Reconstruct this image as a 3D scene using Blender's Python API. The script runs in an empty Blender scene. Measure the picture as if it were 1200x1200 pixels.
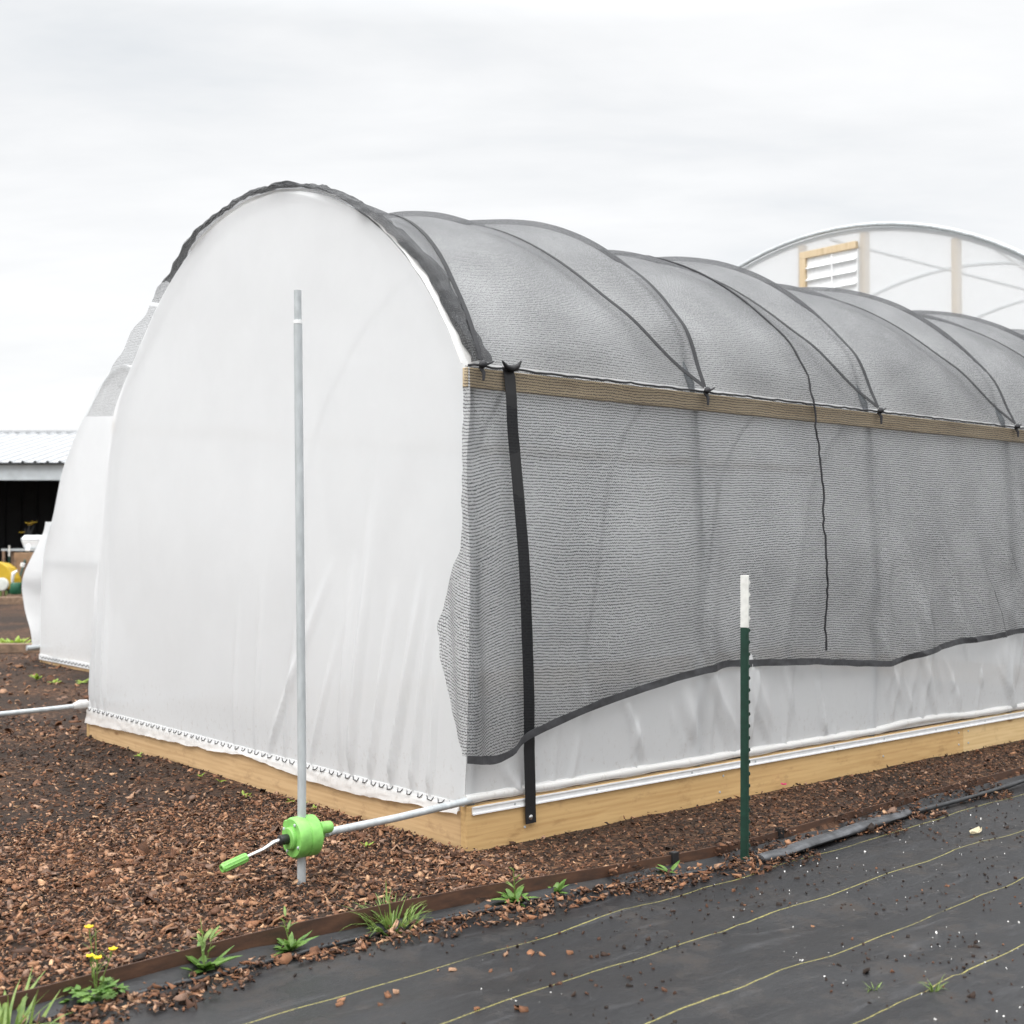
import bpy, bmesh, math, random
import numpy as np
from mathutils import Vector, Matrix, noise
random.seed(7)
rng = np.random.default_rng(11)
sc = bpy.context.scene
col = sc.collection
R_ = math.radians
sin, cos, pi = math.sin, math.cos, math.pi

# ------------------------------------------------------------------ site frame
# the near corner of the tunnel is the site origin; s runs along its long side,
# t across its front end, z up.  Metres.
C0 = Vector((-0.207, 5.772, 0.0))
TH = math.atan2(0.6457, 0.7636)
U = Vector((cos(TH), sin(TH), 0)); V = Vector((-sin(TH), cos(TH), 0))
def W(s, t, z=0.0): return C0 + U*s + V*t + Vector((0, 0, z))

def lerp(a, b, f): return a + (b-a)*f
def clamp(x, a=0.0, b=1.0): return max(a, min(b, x))
def sstep(a, b, x):
    f = clamp((x-a)/(b-a)); return f*f*(3-2*f)
def interp(pts, x):
    if x <= pts[0][0]: return pts[0][1]
    for (x0, y0), (x1, y1) in zip(pts, pts[1:]):
        if x <= x1: return y0 + (y1-y0)*(x-x0)/(x1-x0)
    return pts[-1][1]
def smoothi(pts, x, w=0.12):
    return sum(interp(pts, x+k*w) for k in (-1, -.5, 0, .5, 1))/5
def ns(x, y=0.0, z=0.0): return noise.noise(Vector((x, y, z)))

# ------------------------------------------------------------------ objects
def tag(o, label=None, cat=None, group=None, kind=None):
    if label: o['label'] = label
    if cat: o['category'] = cat
    if group: o['group'] = group
    if kind: o['kind'] = kind
    return o

def thing(name, s, t, z, label, cat, group=None):
    o = bpy.data.objects.new(name, None); col.objects.link(o)
    o.empty_display_size = 0.1
    o.location = W(s, t, z); o.rotation_euler = (0, 0, TH)
    o['org'] = (s, t, z)
    return tag(o, label, cat, group)

def org(o):
    return Vector(o['org'])

class MB:
    """collects geometry in site coordinates (s, t, z)"""
    def __init__(self): self.v = []; self.f = []; self.uv = []
    def add(self, verts, faces, uvs=None):
        n = len(self.v)
        self.v += [tuple(p) for p in verts]
        self.f += [tuple(i+n for i in f) for f in faces]
        self.uv += list(uvs) if uvs else [(p[0], p[2]) for p in verts]
        return self
    def box(self, a, b):
        x0, y0, z0 = a; x1, y1, z1 = b
        v = [(x0,y0,z0),(x1,y0,z0),(x1,y1,z0),(x0,y1,z0),(x0,y0,z1),(x1,y0,z1),(x1,y1,z1),(x0,y1,z1)]
        return self.add(v, [(0,3,2,1),(4,5,6,7),(0,1,5,4),(1,2,6,5),(2,3,7,6),(3,0,4,7)])
    def grid(self, nu, nv, fn, uvfn=None):
        vs = []; uv = []
        for j in range(nv+1):
            for i in range(nu+1):
                p = fn(i/nu, j/nv); vs.append(p)
                uv.append(uvfn(i/nu, j/nv, p) if uvfn else (p[0], p[2]))
        fs = [(j*(nu+1)+i, j*(nu+1)+i+1, (j+1)*(nu+1)+i+1, (j+1)*(nu+1)+i) for j in range(nv) for i in range(nu)]
        return self.add(vs, fs, uv)
    def tube(self, pts, r, n=10, caps=True):
        pts = [Vector(p) for p in pts]; k = len(pts)
        rr = r if isinstance(r, (list, tuple)) else [r]*k
        vs = []; fs = []; up = None
        for i, p in enumerate(pts):
            d = (pts[min(i+1, k-1)] - pts[max(i-1, 0)]).normalized()
            if up is None:
                up = Vector((0,0,1)) if abs(d.z) < .9 else Vector((1,0,0))
            a = (up - d*up.dot(d)).normalized(); b = d.cross(a); up = a
            for j in range(n):
                q = 2*pi*j/n; vs.append(p + (a*cos(q) + b*sin(q))*rr[i])
        for i in range(k-1):
            for j in range(n):
                fs.append((i*n+j, i*n+(j+1)%n, (i+1)*n+(j+1)%n, (i+1)*n+j))
        if caps:
            fs.append(tuple(range(n))[::-1]); fs.append(tuple((k-1)*n+j for j in range(n)))
        return self.add(vs, fs)
    def lathe(self, prof, c, axis, n=32):
        """prof: (radius, distance along axis) pairs"""
        axis = Vector(axis).normalized(); c = Vector(c)
        up = Vector((0,0,1)) if abs(axis.z) < .9 else Vector((1,0,0))
        a = (up - axis*up.dot(axis)).normalized(); b = axis.cross(a)
        vs = []; fs = []; k = len(prof)
        for r, h in prof:
            for j in range(n):
                q = 2*pi*j/n; vs.append(c + axis*h + (a*cos(q)+b*sin(q))*r)
        for i in range(k-1):
            for j in range(n):
                fs.append((i*n+j, i*n+(j+1)%n, (i+1)*n+(j+1)%n, (i+1)*n+j))
        fs.append(tuple(range(n))[::-1]); fs.append(tuple((k-1)*n+j for j in range(n)))
        return self.add(vs, fs)
    def ribbon(self, pts, w, side, thick=0.0):
        """flat band following pts; side(i) gives the width direction"""
        n = len(pts); vs = []; uv = []
        for i, p in enumerate(pts):
            p = Vector(p); d = Vector(side(i))
            ww = w(i) if callable(w) else w
            vs += [p - d*ww/2, p + d*ww/2]; uv += [(0, i*.02), (ww, i*.02)]
        return self.add(vs, [(2*i, 2*i+1, 2*i+3, 2*i+2) for i in range(n-1)], uv)
    def build(self, name, mat, parent=None, origin=None, smooth=False, bevel=0, solid=0, subsurf=0, auto=None):
        o0 = org(parent) if parent else Vector(origin or (0,0,0))
        me = bpy.data.meshes.new(name)
        me.from_pydata([Vector(p) - o0 for p in self.v], [], self.f)
        uvl = me.uv_layers.new(name='UVMap')
        li = np.zeros(len(me.loops), dtype=np.int32); me.loops.foreach_get('vertex_index', li)
        arr = np.array(self.uv, dtype=np.float32)[li]
        uvl.data.foreach_set('uv', arr.ravel())
        if smooth: me.polygons.foreach_set('use_smooth', [True]*len(me.polygons))
        me.materials.append(mat); me.update()
        ob = bpy.data.objects.new(name, me); col.objects.link(ob)
        if parent: ob.parent = parent
        else:
            ob.location = W(*o0); ob.rotation_euler = (0, 0, TH)
        ob['org'] = tuple(o0)
        if smooth and len(me.vertices) < 2500:
            m = ob.modifiers.new('edges', 'EDGE_SPLIT'); m.split_angle = R_(48)
        if bevel:
            m = ob.modifiers.new('bevel', 'BEVEL'); m.width = bevel; m.segments = 2; m.limit_method = 'ANGLE'
        if solid:
            m = ob.modifiers.new('solid', 'SOLIDIFY'); m.thickness = solid; m.offset = 0
        if subsurf:
            m = ob.modifiers.new('sub', 'SUBSURF'); m.levels = m.render_levels = subsurf
        if auto: 
            bm = bmesh.new(); bm.from_mesh(me); bmesh.ops.recalc_face_normals(bm, faces=bm.faces); bm.to_mesh(me); bm.free()
        return ob

def mesh_np(name, verts, quads, mat, colors=None, origin=(0,0,0)):
    me = bpy.data.meshes.new(name)
    v = np.asarray(verts, dtype=np.float32) - np.array(origin, dtype=np.float32)
    q = np.asarray(quads, dtype=np.int32)
    me.vertices.add(len(v)); me.vertices.foreach_set('co', v.ravel())
    me.loops.add(q.size); me.loops.foreach_set('vertex_index', q.ravel())
    me.polygons.add(len(q)); me.polygons.foreach_set('loop_start', np.arange(0, q.size, q.shape[1], dtype=np.int32))
    if colors is not None:
        a = me.color_attributes.new('Col', 'FLOAT_COLOR', 'POINT')
        c = np.concatenate([colors, np.ones((len(colors), 1))], 1).astype(np.float32)
        a.data.foreach_set('color', c.ravel())
    me.materials.append(mat); me.update(); me.validate()
    ob = bpy.data.objects.new(name, me); col.objects.link(ob)
    ob.location = W(*origin); ob.rotation_euler = (0, 0, TH); ob['org'] = tuple(origin)
    return ob

# ------------------------------------------------------------------ materials
def newmat(name):
    m = bpy.data.materials.new(name); m.use_nodes = True
    nt = m.node_tree; nt.nodes.clear()
    out = nt.nodes.new('ShaderNodeOutputMaterial')
    return m, nt, out
class NT:
    def __init__(self, nt): self.nt = nt
    def n(self, typ, **kw):
        nd = self.nt.nodes.new(typ)
        for k, v in kw.items():
            if k.startswith('i_'):
                key = k[2:]; nd.inputs[int(key) if key.isdigit() else key.replace('_', ' ')].default_value = v
            else: setattr(nd, k, v)
        return nd
    def l(self, a, b): self.nt.links.new(a, b)
    def math(self, op, a, b=None, c=None, cl=False):
        nd = self.nt.nodes.new('ShaderNodeMath'); nd.operation = op; nd.use_clamp = cl
        for i, x in enumerate((a, b, c)):
            if x is None: continue
            if isinstance(x, (int, float)): nd.inputs[i].default_value = x
            else: self.nt.links.new(x, nd.inputs[i])
        return nd.outputs[0]
    def noise(self, vec, scale, detail=4, rough=.55, dist=0):
        nd = self.n('ShaderNodeTexNoise'); nd.inputs['Scale'].default_value = scale
        nd.inputs['Detail'].default_value = detail; nd.inputs['Roughness'].default_value = rough
        nd.inputs['Distortion'].default_value = dist
        if vec is not None: self.l(vec, nd.inputs['Vector'])
        return nd.outputs['Fac']
    def mapping(self, vec, scale=(1,1,1), loc=(0,0,0), rot=(0,0,0)):
        nd = self.n('ShaderNodeMapping'); nd.inputs['Scale'].default_value = scale
        nd.inputs['Location'].default_value = loc; nd.inputs['Rotation'].default_value = rot
        self.l(vec, nd.inputs['Vector']); return nd.outputs[0]
    def ramp(self, fac, stops):
        nd = self.n('ShaderNodeValToRGB'); cr = nd.color_ramp
        while len(cr.elements) < len(stops): cr.elements.new(.5)
        for e, (p, c) in zip(cr.elements, stops):
            e.position = p; e.color = (*c, 1) if len(c) == 3 else c
        self.l(fac, nd.inputs[0]); return nd.outputs[0]
    def mix(self, fac, a, b):
        nd = self.n('ShaderNodeMix', data_type='RGBA')
        for k, x in ((0, fac), (6, a), (7, b)):
            if isinstance(x, (int, float)): nd.inputs[k].default_value = x
            elif isinstance(x, (tuple, list)): nd.inputs[k].default_value = (*x[:3], 1)
            else: self.l(x, nd.inputs[k])
        return nd.outputs[2]
    def bump(self, h, strength=.3, dist=.01):
        nd = self.n('ShaderNodeBump'); nd.inputs['Strength'].default_value = strength
        nd.inputs['Distance'].default_value = dist; self.l(h, nd.inputs['Height']); return nd.outputs[0]
    def obj(self): return self.n('ShaderNodeTexCoord').outputs['Object']
    def uvc(self): return self.n('ShaderNodeTexCoord').outputs['UV']

def principled(name, color, rough=.6, metal=0, noisy=.12, scale=12, bump=0, bscale=60, spec=.5, stretch=(1,1,1)):
    m, nt, out = newmat(name); T = NT(nt)
    b = T.n('ShaderNodeBsdfPrincipled'); b.inputs['Roughness'].default_value = rough; b.inputs['Metallic'].default_value = metal
    b.inputs['Specular IOR Level'].default_value = spec
    v = T.mapping(T.obj(), stretch)
    f = T.noise(v, scale, 5)
    lo = tuple(c*(1-noisy*2) for c in color); hi = tuple(min(1, c*(1+noisy*2)) for c in color)
    T.l(T.ramp(f, [(.25, lo), (.75, hi)]), b.inputs['Base Color'])
    if bump: T.l(T.bump(T.noise(v, bscale, 3), bump, .004), b.inputs['Normal'])
    T.l(b.outputs[0], out.inputs[0]); return m

def film_mat(name, see=.10, refl=.92, trans=.95, tint=(.945,.960,.968), wrink=.12):
    m, nt, out = newmat(name); T = NT(nt)
    o = T.obj()
    f1 = T.noise(T.mapping(o, (1.0, 1.0, .35)), 2.2, 5, .55, .4)
    f2 = T.noise(o, 26, 3)
    h = T.math('ADD', f1, T.math('MULTIPLY', f2, .06))
    bp = T.bump(h, wrink, .05)
    dirt = T.ramp(T.noise(o, 3.5, 6, .6), [(.3, tuple(c*.97 for c in tint)), (.7, tint)])
    oz = T.n('ShaderNodeSeparateXYZ'); T.l(o, oz.inputs[0])
    mr = T.n('ShaderNodeMapRange', interpolation_type='SMOOTHSTEP'); T.l(oz.outputs[2], mr.inputs[0]); mr.inputs[1].default_value = .62; mr.inputs[2].default_value = .16
    spl = T.ramp(T.noise(T.mapping(o, (1, 1, .7)), 34, 4, .75), [(.56, (0,0,0)), (.70, (1,1,1))])
    dirt = T.mix(T.math('MULTIPLY', T.math('MULTIPLY', mr.outputs[0], spl), .30), dirt, (.42,.34,.26))
    d = T.n('ShaderNodeBsdfDiffuse'); t = T.n('ShaderNodeBsdfTranslucent'); g = T.n('ShaderNodeBsdfGlossy'); tr = T.n('ShaderNodeBsdfTransparent')
    g.inputs['Roughness'].default_value = .24
    T.l(T.mix(1.0, dirt, T.mix(1-refl, dirt, (0,0,0))), d.inputs['Color'])
    T.l(T.mix(1-trans, dirt, (0,0,0)), t.inputs['Color'])
    for x in (d, t, g): T.l(bp, x.inputs['Normal'])
    m1 = T.n('ShaderNodeMixShader'); m1.inputs[0].default_value = .38
    T.l(d.outputs[0], m1.inputs[1]); T.l(t.outputs[0], m1.inputs[2])
    lw = T.n('ShaderNodeLayerWeight'); lw.inputs[0].default_value = .5
    fr = T.math('MULTIPLY_ADD', T.math('POWER', lw.outputs['Facing'], 2.5), .25, .07)
    m2 = T.n('ShaderNodeMixShader'); T.l(fr, m2.inputs[0]); T.l(m1.outputs[0], m2.inputs[1]); T.l(g.outputs[0], m2.inputs[2])
    m3 = T.n('ShaderNodeMixShader'); m3.inputs[0].default_value = see
    T.l(m2.outputs[0], m3.inputs[1]); T.l(tr.outputs[0], m3.inputs[2]); T.l(m3.outputs[0], out.inputs[0])
    return m

def mesh_cloth_mat(name, pu=.0066, pv=.0138, row_w=.34, col_w=.40, base=.0, row_a=1.0, col_a=.46, color=(.020,.021,.024), face=.30):
    """knitted shade cloth: dark threads with holes that let what lies behind show"""
    m, nt, out = newmat(name); T = NT(nt)
    uv = T.uvc()
    w = T.n('ShaderNodeTexNoise'); w.inputs['Scale'].default_value = 22; w.inputs['Detail'].default_value = 3; T.l(uv, w.inputs['Vector'])
    s = T.n('ShaderNodeVectorMath', operation='MULTIPLY_ADD'); T.l(w.outputs['Color'], s.inputs[0]); s.inputs[1].default_value = (.012, .012, 0); T.l(uv, s.inputs[2])
    sx = T.n('ShaderNodeSeparateXYZ'); T.l(s.outputs[0], sx.inputs[0])
    def line(x, p, width):
        f = T.math('FRACT', T.math('DIVIDE', x, p))
        d = T.math('ABSOLUTE', T.math('SUBTRACT', f, .5))
        mr = T.n('ShaderNodeMapRange', interpolation_type='SMOOTHSTEP'); T.l(d, mr.inputs[0])
        mr.inputs[1].default_value = width/2+.08; mr.inputs[2].default_value = max(0.0, width/2-.08); return mr.outputs[0]
    zig = T.math('MULTIPLY', T.math('SINE', T.math('MULTIPLY', sx.outputs[0], 2*pi/(pu*2))), pv*.13)
    brk = T.math('MULTIPLY_ADD', T.noise(T.mapping(uv, (1, .6, 1)), 120, 3, .65), 3.6, -.95, cl=True)
    rows = T.math('MULTIPLY', T.math('MULTIPLY', line(T.math('ADD', sx.outputs[1], zig), pv, row_w), row_a), brk, cl=True)
    cols = T.math('MULTIPLY', line(sx.outputs[0], pu, col_w), col_a)
    a = T.math('MAXIMUM', T.math('MAXIMUM', rows, cols), base)
    big = T.noise(uv, 130, 5, .8)
    a = T.math('ADD', a, T.math('MULTIPLY', T.math('SUBTRACT', big, .5), 1.75), cl=True)
    low = T.noise(uv, 2.3, 3, .6)
    a = T.math('ADD', a, T.math('MULTIPLY', T.math('SUBTRACT', low, .5), .34), cl=True)
    # seen from the side the threads close up
    lw = T.n('ShaderNodeLayerWeight'); lw.inputs[0].default_value = .35
    g = T.math('POWER', lw.outputs['Facing'], 2.0)
    a = T.math('ADD', a, T.math('MULTIPLY', g, face), cl=True)
    d = T.n('ShaderNodeBsdfPrincipled'); d.inputs['Base Color'].default_value = (*color, 1); d.inputs['Roughness'].default_value = .55
    d.inputs['Specular IOR Level'].default_value = .25
    tr = T.n('ShaderNodeBsdfTransparent')
    mx = T.n('ShaderNodeMixShader'); T.l(a, mx.inputs[0]); T.l(tr.outputs[0], mx.inputs[1]); T.l(d.outputs[0], mx.inputs[2])
    T.l(mx.outputs[0], out.inputs[0]); return m

def wood_mat(name, c1, c2, along='X', grain=1.0, knots=True, rough=.65):
    m, nt, out = newmat(name); T = NT(nt); o = T.obj()
    sc_ = {'X': (.9, 14, 14), 'Y': (14, .9, 14), 'Z': (14, 14, .9)}[along]
    v = T.mapping(o, sc_)
    g1 = T.noise(v, 2.0*grain, 5, .6, 1.2)
    wv = T.n('ShaderNodeTexWave'); wv.inputs['Scale'].default_value = .9; wv.inputs['Distortion'].default_value = 5; wv.inputs['Detail'].default_value = 3
    wv.bands_direction = 'Z' if along != 'Z' else 'X'
    T.l(T.mapping(o, {'X': (.25, 6, 14), 'Y': (6, .25, 14), 'Z': (14, 6, .25)}[along]), wv.inputs['Vector'])
    f = T.math('ADD', T.math('MULTIPLY', g1, .88), T.math('MULTIPLY', wv.outputs['Fac'], .12))
    colr = T.ramp(f, [(.25, c2), (.62, c1)])
    big = T.noise(o, 1.6, 3)
    colr = T.mix(T.math('MULTIPLY', big, .35), colr, tuple(x*.8 for x in c1))
    if knots:
        vo = T.n('ShaderNodeTexVoronoi'); vo.inputs['Scale'].default_value = 1.0
        T.l(T.mapping(o, {'X': (2.1, 6.5, 6.5), 'Y': (6.5, 2.1, 6.5), 'Z': (6.5, 6.5, 2.1)}[along]), vo.inputs['Vector'])
        k = T.ramp(vo.outputs['Distance'], [(.045, (1,1,1)), (.11, (0,0,0))])
        colr = T.mix(T.math('MULTIPLY', k, .75), colr, (c2[0]*.5, c2[1]*.38, c2[2]*.3))
    stain = T.ramp(T.noise(T.mapping(o, {'X': (2.2, 2.2, 5), 'Y': (2.2, 2.2, 5), 'Z': (5, 5, 2.2)}[along]), 2.6, 6, .7), [(.55, (0,0,0)), (.72, (1,1,1))])
    colr = T.mix(T.math('MULTIPLY', stain, .50), colr, (c2[0]*.55, c2[1]*.5, c2[2]*.5))
    b = T.n('ShaderNodeBsdfPrincipled'); b.inputs['Roughness'].default_value = rough; b.inputs['Specular IOR Level'].default_value = .3
    T.l(colr, b.inputs['Base Color']); T.l(T.bump(g1, .15, .004), b.inputs['Normal'])
    T.l(b.outputs[0], out.inputs[0]); return m

def leaf_mat(name, c1, c2):
    m, nt, out = newmat(name); T = NT(nt); o = T.obj()
    colr = T.ramp(T.noise(o, 30, 3), [(.3, c1), (.7, c2)])
    d = T.n('ShaderNodeBsdfPrincipled'); d.inputs['Roughness'].default_value = .5; T.l(colr, d.inputs['Base Color'])
    t = T.n('ShaderNodeBsdfTranslucent'); T.l(colr, t.inputs['Color'])
    mx = T.n('ShaderNodeMixShader'); mx.inputs[0].default_value = .35
    T.l(d.outputs[0], mx.inputs[1]); T.l(t.outputs[0], mx.inputs[2]); T.l(mx.outputs[0], out.inputs[0]); return m

def attr_mat(name, rough=.75):
    m, nt, out = newmat(name); T = NT(nt)
    a = T.n('ShaderNodeAttribute', attribute_name='Col')
    f = T.noise(T.mapping(T.obj(), (1, 1, 1)), 160, 3)
    c = T.mix(1.0, a.outputs['Color'], a.outputs['Color'])
    hsv = T.n('ShaderNodeHueSaturation'); T.l(c, hsv.inputs['Color']); T.l(T.math('MULTIPLY_ADD', f, .9, .55), hsv.inputs['Value'])
    b = T.n('ShaderNodeBsdfPrincipled'); b.inputs['Roughness'].default_value = rough; b.inputs['Specular IOR Level'].default_value = .35
    T.l(hsv.outputs[0], b.inputs['Base Color']); T.l(T.bump(f, .3, .003), b.inputs['Normal'])
    T.l(b.outputs[0], out.inputs[0]); return m

M = {}
M['film'] = film_mat('film', .05)
M['film_side'] = film_mat('film_side', .14)
M['hoop_shaded'] = principled('shaded_hoop_steel', (.20,.22,.235), .5, .3, .10, 24)  # galvanised steel with the shade behind the film put into its colour
M['film_roof'] = film_mat('film_roof', .06, wrink=.1)
M['film_clear'] = film_mat('film_clear', .36, .80, .80, wrink=.3)
M['film_flap'] = film_mat('film_flap', .06, .9, .8, (.95,.94,.92), .3)
M['cloth'] = mesh_cloth_mat('shade_cloth')
M['cloth_roof'] = mesh_cloth_mat('shade_cloth_roof', base=.21, row_a=.80, col_a=.60, face=.50)
M['cloth_dense'] = mesh_cloth_mat('shade_cloth_dense', base=.62, row_a=1, col_a=.95, color=(.016,.017,.019))
M['cloth_light'] = mesh_cloth_mat('shade_cloth_light', base=.05, row_a=.6, col_a=.3)
M['hem'] = principled('hem_tape', (.045,.046,.05), .6, noisy=.2, scale=30)
M['black_web'] = principled('black_webbing', (.006,.006,.007), .6, noisy=.25, scale=120, bump=.4, bscale=300)
M['rope'] = principled('black_rope', (.018,.018,.021), .7, noisy=.25, scale=100, bump=.4, bscale=250)
M['rope_flat'] = principled('flat_rope', (.016,.0165,.019), .8, noisy=.3, scale=60, bump=.5, bscale=200)
M['galv'] = principled('galvanised_steel', (.46,.49,.50), .5, .25, .10, 30, .05, 90, stretch=(1,1,.3))
M['galv_dull'] = principled('galvanised_dull', (.45,.48,.49), .55, .3, .10, 24)
M['alu'] = principled('white_aluminium', (.80,.81,.81), .45, .1, .04, 20)
M['wire'] = principled('wiggle_wire', (.06,.06,.065), .4, .6, .1)
M['pine'] = wood_mat('pine_board', (.61,.405,.185), (.45,.27,.11), 'X')
M['pine_light'] = wood_mat('pine_board_fresh', (.69,.50,.26), (.56,.38,.17), 'X')
M['pine_y'] = wood_mat('pine_board_across', (.585,.395,.21), (.43,.27,.13), 'Y')
M['pine_z'] = wood_mat('pine_stud', (.60,.48,.32), (.48,.36,.21), 'Z')
M['hipwood'] = wood_mat('hip_wood', (.60,.49,.335), (.49,.38,.24), 'X', knots=False)
M['greenplastic'] = principled('green_plastic', (.19,.46,.10), .48, 0, .13, 22, .08, 160)
M['blackplastic'] = principled('black_plastic', (.015,.015,.016), .4, 0, .1)
M['chrome'] = principled('bright_steel', (.7,.7,.68), .25, .95, .05)
M['postgreen'] = principled('post_green_paint', (.008,.038,.024), .42, 0, .15, 25, .1)
M['postwhite'] = principled('post_white_paint', (.66,.66,.63), .5, 0, .07, 30, .1)
M['hose'] = principled('poly_hose', (.016,.017,.019), .38, 0, .4, 18, .3, 50)
M['hose_sheen_mud'] = principled('poly_hose_sheen_mud', (.05,.052,.056), .42, 0, .45, 14, .4, 60)  # black hose, its grey sheen put into the colour, blotched with mud
M['chip'] = attr_mat('bark_chip')
M['leaf'] = leaf_mat('leaf_green', (.08,.18,.03), (.20,.33,.08))
M['grass'] = leaf_mat('grass_green', (.11,.20,.04), (.27,.36,.10))
M['leaf_pale'] = leaf_mat('leaf_pale', (.20,.32,.04), (.36,.45,.07))
M['petal'] = leaf_mat('yellow_petal', (.85,.62,.01), (.92,.74,.03))
M['dryleaf'] = leaf_mat('dry_leaf', (.55,.47,.30), (.68,.60,.42))
M['pink'] = leaf_mat('pink_petal', (.60,.02,.15), (.75,.05,.25))

def ground_mat():
    m, nt, out = newmat('bark_mulch'); T = NT(nt); o = T.obj()
    vo = T.n('ShaderNodeTexVoronoi'); vo.inputs['Scale'].default_value = 38; T.l(T.mapping(o, (1, 1, 0)), vo.inputs['Vector'])
    s = T.n('ShaderNodeSeparateColor'); T.l(vo.outputs['Color'], s.inputs[0])
    chips = T.ramp(s.outputs[0], [(0, (.018,.011,.008)), (.45, (.055,.028,.016)), (.75, (.13,.062,.033)), (1, (.24,.135,.075))])
    wet = T.noise(o, .8, 4)
    soil = T.ramp(T.noise(o, 45, 6, .7), [(.3, (.012,.009,.007)), (.7, (.05,.032,.023))])
    c = T.mix(T.ramp(wet, [(.4, (0,0,0)), (.62, (.75,.75,.75))]), soil, chips)
    b = T.n('ShaderNodeBsdfPrincipled'); b.inputs['Roughness'].default_value = .85; b.inputs['Specular IOR Level'].default_value = .2
    T.l(c, b.inputs['Base Color'])
    h = T.math('ADD', vo.outputs['Distance'], T.noise(o, 60, 5, .7))
    T.l(T.bump(h, .8, .02), b.inputs['Normal']); T.l(b.outputs[0], out.inputs[0]); return m
M['ground'] = ground_mat()

STRIPES = [-1.0, -1.425, -1.84, -2.255, -2.665, -3.07, -3.48, -3.9]
def fabric_mat():
    m, nt, out = newmat('weed_fabric'); T = NT(nt); o = T.obj()
    sx = T.n('ShaderNodeSeparateXYZ'); T.l(o, sx.inputs[0])
    wob = T.math('MULTIPLY', T.math('SUBTRACT', T.noise(T.mapping(o, (.55, .2, 0)), 1.6, 3), .5), .055)
    # the woven rows drift a little outwards with s
    y = T.math('ADD', T.math('SUBTRACT', sx.outputs[1], T.math('MULTIPLY', sx.outputs[0], .045)), wob)
    acc = None
    for t0 in STRIPES:
        d = T.math('ABSOLUTE', T.math('SUBTRACT', y, t0))
        mr = T.n('ShaderNodeMapRange', interpolation_type='SMOOTHSTEP'); T.l(d, mr.inputs[0])
        mr.inputs[1].default_value = .0036; mr.inputs[2].default_value = .0012
        acc = mr.outputs[0] if acc is None else T.math('MAXIMUM', acc, mr.outputs[0])
    dots = T.ramp(T.noise(T.mapping(o, (1, 1, 0)), 90, 2), [(.34, (.25,.25,.25)), (.5, (1,1,1))])
    cover = T.ramp(T.noise(o, 2.6, 5, .65), [(.30, (0,0,0)), (.42, (1,1,1))])
    st = T.math('MULTIPLY', T.math('MULTIPLY', acc, dots), cover)
    base = T.ramp(T.noise(T.mapping(o, (.6, 1.4, 1)), 2.2, 6, .62), [(.3, (.007,.007,.0078)), (.55, (.012,.012,.0132)), (.8, (.024,.0235,.0235))])
    mud = T.ramp(T.noise(o, 5.5, 7, .7), [(.52, (0,0,0)), (.68, (1,1,1))])
    base = T.mix(T.math('MULTIPLY', mud, .65), base, (.032,.025,.020))
    smear = T.ramp(T.noise(T.mapping(o, (1.2, 7, 1), rot=(0, 0, -.35)), 2.2, 4, .6, .5), [(.58, (0,0,0)), (.78, (1,1,1))])
    base = T.mix(T.math('MULTIPLY', smear, .5), base, (.07,.07,.074))
    c = T.mix(T.math('MULTIPLY', st, .75), base, (.36,.32,.09))
    b = T.n('ShaderNodeBsdfPrincipled'); b.inputs['Specular IOR Level'].default_value = .45
    T.l(c, b.inputs['Base Color'])
    T.l(T.ramp(mud, [(0, (.40,.40,.40)), (1, (.75,.75,.75))]), b.inputs['Roughness'])
    weave = T.n('ShaderNodeTexChecker'); weave.inputs['Scale'].default_value = 420; T.l(o, weave.inputs[0])
    h = T.math('ADD', T.math('MULTIPLY', weave.outputs['Fac'], .12), T.math('MULTIPLY', T.noise(T.mapping(o, (1, 2.5, 1)), 9, 5, .6), 1.0))
    T.l(T.bump(h, .35, .012), b.inputs['Normal']); T.l(b.outputs[0], out.inputs[0]); return m
M['fabric'] = fabric_mat()

def rust_mat():
    m, nt, out = newmat('rusty_edging'); T = NT(nt); o = T.obj()
    c = T.ramp(T.noise(T.mapping(o, (1, 1, 4)), 9, 6, .65), [(.3, (.035,.018,.011)), (.55, (.075,.034,.018)), (.8, (.12,.058,.03))])
    b = T.n('ShaderNodeBsdfPrincipled'); b.inputs['Roughness'].default_value = .7; T.l(c, b.inputs['Base Color'])
    T.l(T.bump(T.noise(o, 120, 4), .2, .003), b.inputs['Normal']); T.l(b.outputs[0], out.inputs[0]); return m
M['rust'] = rust_mat()

# ------------------------------------------------------------------ world, sun, camera
SUN_EL, SUN_AZ = R_(50), R_(222)      # azimuth clockwise from +Y
world = bpy.data.worlds.new('World'); sc.world = world; world.use_nodes = True
nt = world.node_tree; nt.nodes.clear(); T = NT(nt)
out = nt.nodes.new('ShaderNodeOutputWorld'); bg = nt.nodes.new('ShaderNodeBackground'); bg.inputs[1].default_value = .1
sky = nt.nodes.new('ShaderNodeTexSky'); sky.sky_type = 'NISHITA'; sky.sun_disc = False
sky.sun_elevation = SUN_EL; sky.sun_rotation = SUN_AZ
gen = T.n('ShaderNodeTexCoord').outputs['Generated']
sx = T.n('ShaderNodeSeparateXYZ'); T.l(gen, sx.inputs[0])
den = T.math('ADD', T.math('MAXIMUM', sx.outputs[2], 0.0), .16)
cx = T.n('ShaderNodeCombineXYZ'); T.l(T.math('DIVIDE', sx.outputs[0], den), cx.inputs[0]); T.l(T.math('DIVIDE', sx.outputs[1], den), cx.inputs[1])
cv = T.mapping(cx.outputs[0], (.55, 1.15, 1), (1.3, .4, 0), (0, 0, .25))
n1 = T.noise(cv, .9, 6, .55, .35); n2 = T.noise(cv, 3.2, 5, .6, .3)
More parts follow.
